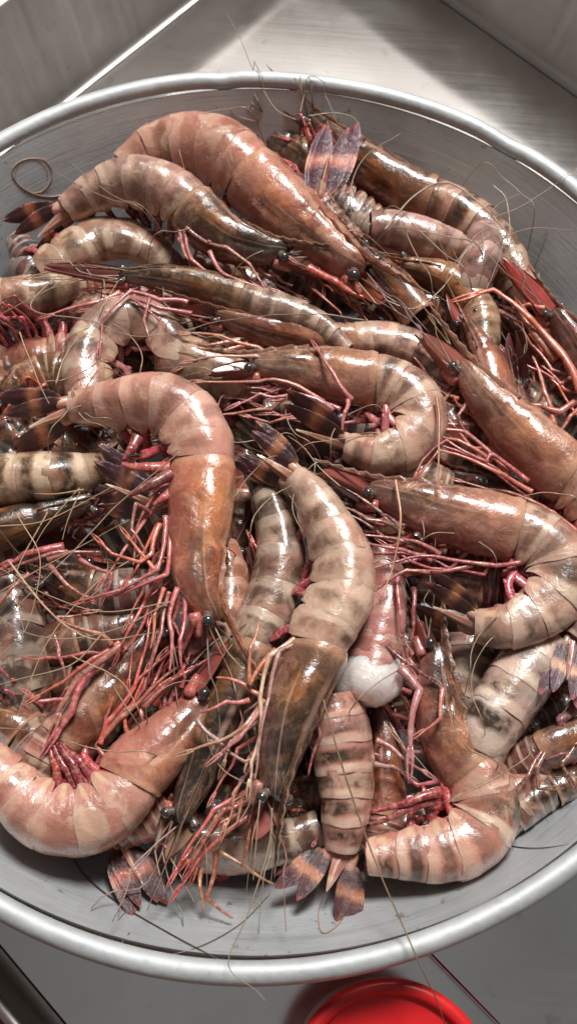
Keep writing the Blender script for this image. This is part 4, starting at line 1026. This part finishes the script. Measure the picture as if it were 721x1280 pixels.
# ---- deeper layer, seen only in the gaps; tints darkened to paint the gaps' shade
deep = [
 ('dim prawn deep in the gap right of the pink hero', [(300, 690), (310, 650)], [(315, 600), (310, 550), (290, 510)], 70, -.044, BROWN),
 ('dim prawn deep under the legs of the big curled one', [(440, 640), (480, 660)], [(520, 690), (560, 720), (600, 740)], 72, -.040, REDBR),
 ('dim prawn deep in the middle of the big curled one', [(520, 720), (570, 725)], [(620, 725), (660, 730)], 76, -.026, REDBR),
 ('dim prawn deep below the hanging legs at the left', [(60, 730), (100, 740)], [(140, 745), (180, 740), (220, 730)], 72, -.036, DGREY),
 ('dim prawn deep in the left part of the heap', [(30, 810), (80, 800)], [(120, 790), (160, 780), (200, 760)], 70, -.042, DGREY),
 ('dim prawn deep at the left between body and wall', [(-20, 880), (20, 900)], [(50, 930), (60, 980), (40, 1020)], 74, -.040, BROWN),
 ('dim prawn deep left, under the whiskered head', [(110, 700), (60, 690)], [(20, 690), (-20, 700), (-60, 720)], 74, -.044, DGREY),
 ('dim prawn deep between hero tail and left edge', [(150, 560), (110, 570)], [(60, 540), (20, 520), (-20, 500)], 74, -.040, BROWN),
 ('dim prawn deep at the left under the tan body', [(-10, 460), (40, 455)], [(90, 450), (130, 460)], 72, -.032, OCHRE),
 ('dim prawn low at the left edge above the hero tail', [(10, 500), (40, 480)], [(75, 470), (110, 490)], 62, -.022, BROWN),
 ('dim prawn deep between the upper left prawns', [(60, 420), (110, 400)], [(170, 380), (230, 380), (290, 390)], 70, -.036, BROWN),
 ('dim prawn deep below the arched prawn', [(250, 340), (300, 350)], [(350, 370), (400, 390)], 78, -.034, DGREY),
 ('dim prawn deep near the far wall', [(330, 180), (370, 200)], [(420, 230), (470, 250)], 66, -.034, BROWN),
 ('dim prawn deep behind the purple tail fan', [(350, 220), (390, 250)], [(440, 270), (480, 290)], 66, -.030, DGREY),
 ('dim prawn deep beside the ochre one', [(470, 380), (520, 390)], [(570, 400), (610, 430)], 74, -.034, REDBR),
 ('dim prawn deep near the right wall', [(620, 400), (660, 430)], [(700, 470), (730, 520)], 74, -.032, REDBR),
 ('dim prawn deep below the purplish head', [(600, 460), (640, 500)], [(690, 530), (740, 560)], 78, -.040, DGREY),
 ('dim prawn deep between the two curled prawns', [(430, 600), (470, 585)], [(520, 570), (570, 580), (610, 600)], 74, -.040, OCHRE),
 ('dim prawn deep by the centre long one', [(400, 560), (370, 530)], [(330, 530), (300, 560)], 74, -.036, DGREY),
 ('dim prawn deep beneath the broken pink body', [(500, 760), (500, 810)], [(500, 860), (510, 910)], 72, -.040, REDBR),
 ('dim prawn deep right of the bold striped one', [(660, 920), (690, 890)], [(720, 850), (740, 810)], 74, -.040, DGREY),
 ('dim prawn deep at the right edge under the silvery fan', [(640, 800), (690, 800)], [(730, 810), (760, 830)], 72, -.034, DGREY),
 ('dim prawn deep under the dark mottled head', [(250, 940), (290, 930)], [(330, 920), (380, 930)], 76, -.042, DGREY),
 ('dim prawn low behind the headless one at the bottom', [(350, 1000), (380, 990)], [(420, 1000), (460, 1010), (500, 1000)], 72, -.044, REDBR),
 ('dim prawn deep under the lower left pink legs', [(100, 900), (140, 870)], [(190, 830), (240, 800)], 78, -.046, BROWN),
 ('dim prawn low at the lower left behind the bent pink one', [(230, 1030), (200, 1000)], [(170, 960), (190, 900)], 74, -.040, BROWN),
 ('dim prawn deep at the right below the orange-pink one', [(560, 600), (610, 620)], [(660, 640), (720, 650)], 74, -.034, REDBR),
 ('dim prawn deep by the right edge beside the big curl', [(715, 700), (730, 740)], [(735, 790), (725, 830)], 70, -.028, DGREY),
 ('dim prawn at the bottom of the bowl in the middle', [(340, 760), (380, 800)], [(420, 850), (440, 900)], 78, -.044, BROWN),
 ('dim prawn deep between the mottled head and the long pale one', [(290, 740), (310, 800)], [(320, 860), (310, 910)], 70, -.038, DGREY),
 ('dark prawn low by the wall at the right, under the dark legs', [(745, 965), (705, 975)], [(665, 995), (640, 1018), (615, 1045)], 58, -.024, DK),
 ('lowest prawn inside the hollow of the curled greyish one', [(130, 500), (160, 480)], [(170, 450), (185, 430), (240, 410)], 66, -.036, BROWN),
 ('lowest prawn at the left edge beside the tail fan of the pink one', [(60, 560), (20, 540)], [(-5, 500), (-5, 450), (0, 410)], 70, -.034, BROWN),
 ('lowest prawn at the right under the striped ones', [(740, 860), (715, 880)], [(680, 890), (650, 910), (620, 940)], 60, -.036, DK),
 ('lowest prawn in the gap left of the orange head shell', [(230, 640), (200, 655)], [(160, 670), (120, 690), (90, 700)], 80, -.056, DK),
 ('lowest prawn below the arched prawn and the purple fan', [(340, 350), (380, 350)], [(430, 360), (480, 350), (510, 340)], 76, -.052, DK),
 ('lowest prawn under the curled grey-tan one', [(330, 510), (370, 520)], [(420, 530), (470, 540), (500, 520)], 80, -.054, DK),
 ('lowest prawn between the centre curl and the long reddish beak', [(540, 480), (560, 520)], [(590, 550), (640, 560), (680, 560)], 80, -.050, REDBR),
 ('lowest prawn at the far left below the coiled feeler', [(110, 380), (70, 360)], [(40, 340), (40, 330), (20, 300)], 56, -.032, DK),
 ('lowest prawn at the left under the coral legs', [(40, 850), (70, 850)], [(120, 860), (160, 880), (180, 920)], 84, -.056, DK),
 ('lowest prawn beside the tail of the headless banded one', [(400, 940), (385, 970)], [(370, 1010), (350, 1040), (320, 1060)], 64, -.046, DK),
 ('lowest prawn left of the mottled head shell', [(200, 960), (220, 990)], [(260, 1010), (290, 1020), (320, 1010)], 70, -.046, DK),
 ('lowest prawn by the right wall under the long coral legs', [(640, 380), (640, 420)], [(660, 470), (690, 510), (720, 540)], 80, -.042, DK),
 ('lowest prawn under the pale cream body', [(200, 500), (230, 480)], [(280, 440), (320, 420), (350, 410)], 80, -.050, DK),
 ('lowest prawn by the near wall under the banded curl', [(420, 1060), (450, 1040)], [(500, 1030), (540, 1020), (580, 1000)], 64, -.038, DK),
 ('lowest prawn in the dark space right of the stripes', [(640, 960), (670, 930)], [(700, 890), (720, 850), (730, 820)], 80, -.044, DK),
]
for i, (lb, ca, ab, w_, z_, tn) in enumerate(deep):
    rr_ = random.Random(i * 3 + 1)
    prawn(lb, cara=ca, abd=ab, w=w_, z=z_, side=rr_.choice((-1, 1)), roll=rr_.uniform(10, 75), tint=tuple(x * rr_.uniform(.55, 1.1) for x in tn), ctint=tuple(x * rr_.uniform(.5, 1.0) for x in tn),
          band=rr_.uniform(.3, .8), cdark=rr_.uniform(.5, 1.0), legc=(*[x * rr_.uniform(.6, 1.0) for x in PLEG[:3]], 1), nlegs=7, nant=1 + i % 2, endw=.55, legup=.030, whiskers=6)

# ---- loose feelers lying on the metal
def loose(label, pts, r=.0003, col=(.25, .2, .18, 1)):
    p = [Pb(q[0], q[1], .001 + (q[2] * .001 if len(q) > 2 else 0)) for q in pts]
    c = spline(p, 90); g = Geo(); tube(g, c, r * np.linspace(1, .4, 90), 5)
    o = g.build('feeler', MAT['whisker'], None); o.color = col
    o['label'] = label; o['category'] = 'feeler'
loose('feeler coiled in a loop on the upper left wall of the bowl', [(95, 240), (60, 246), (30, 236), (15, 215), (30, 200), (55, 200), (66, 218), (55, 238), (35, 240), (20, 225), (24, 205), (45, 198), (58, 208), (60, 222)], .0004, (1, .9, .8, 1))
loose('long dark feeler on the near wall from lower left to the rim', [(88, 1068), (110, 1098), (150, 1130), (200, 1160), (250, 1187), (290, 1207), (310, 1212)], .00042, (.12, .1, .1, 1))
loose('dark feeler curving up from a small loop on the near wall', [(162, 1166), (148, 1188), (160, 1200), (200, 1196), (250, 1183), (300, 1155), (335, 1120)], .0003, (.45, .35, .3, 1))
loose('short curled feeler beside the lower left tail fan', [(170, 1070), (158, 1105), (168, 1130), (155, 1142), (148, 1150)], .0003, (.6, .55, .5, 1))
loose('feeler reaching right across the wall at lower right', [(615, 1040, 4), (630, 1055), (670, 1060), (721, 1054)], .0003, (.2, .18, .17, 1))
loose('pale feeler looping under the bottom tail fan', [(440, 1130), (420, 1158), (402, 1165), (398, 1140), (405, 1115, 4)], .0003, (1.1, .9, .7, 1))
c = spline([P(402, 868, .012), P(425, 950, .012), P(455, 1040, .008), P(478, 1100, .008), P(500, 1150, .007), P(524, 1205, .007), P(545, 1250, -.005), P(560, 1295, -.03)], 90)
g = Geo(); tube(g, c, .00045 * np.linspace(1, .5, 90), 5); o = g.build('feeler', MAT['whisker'], None); o.color = (.7, .65, .6, 1)
o['label'] = 'long feeler hanging over the near rim towards the red lid'; o['category'] = 'feeler'
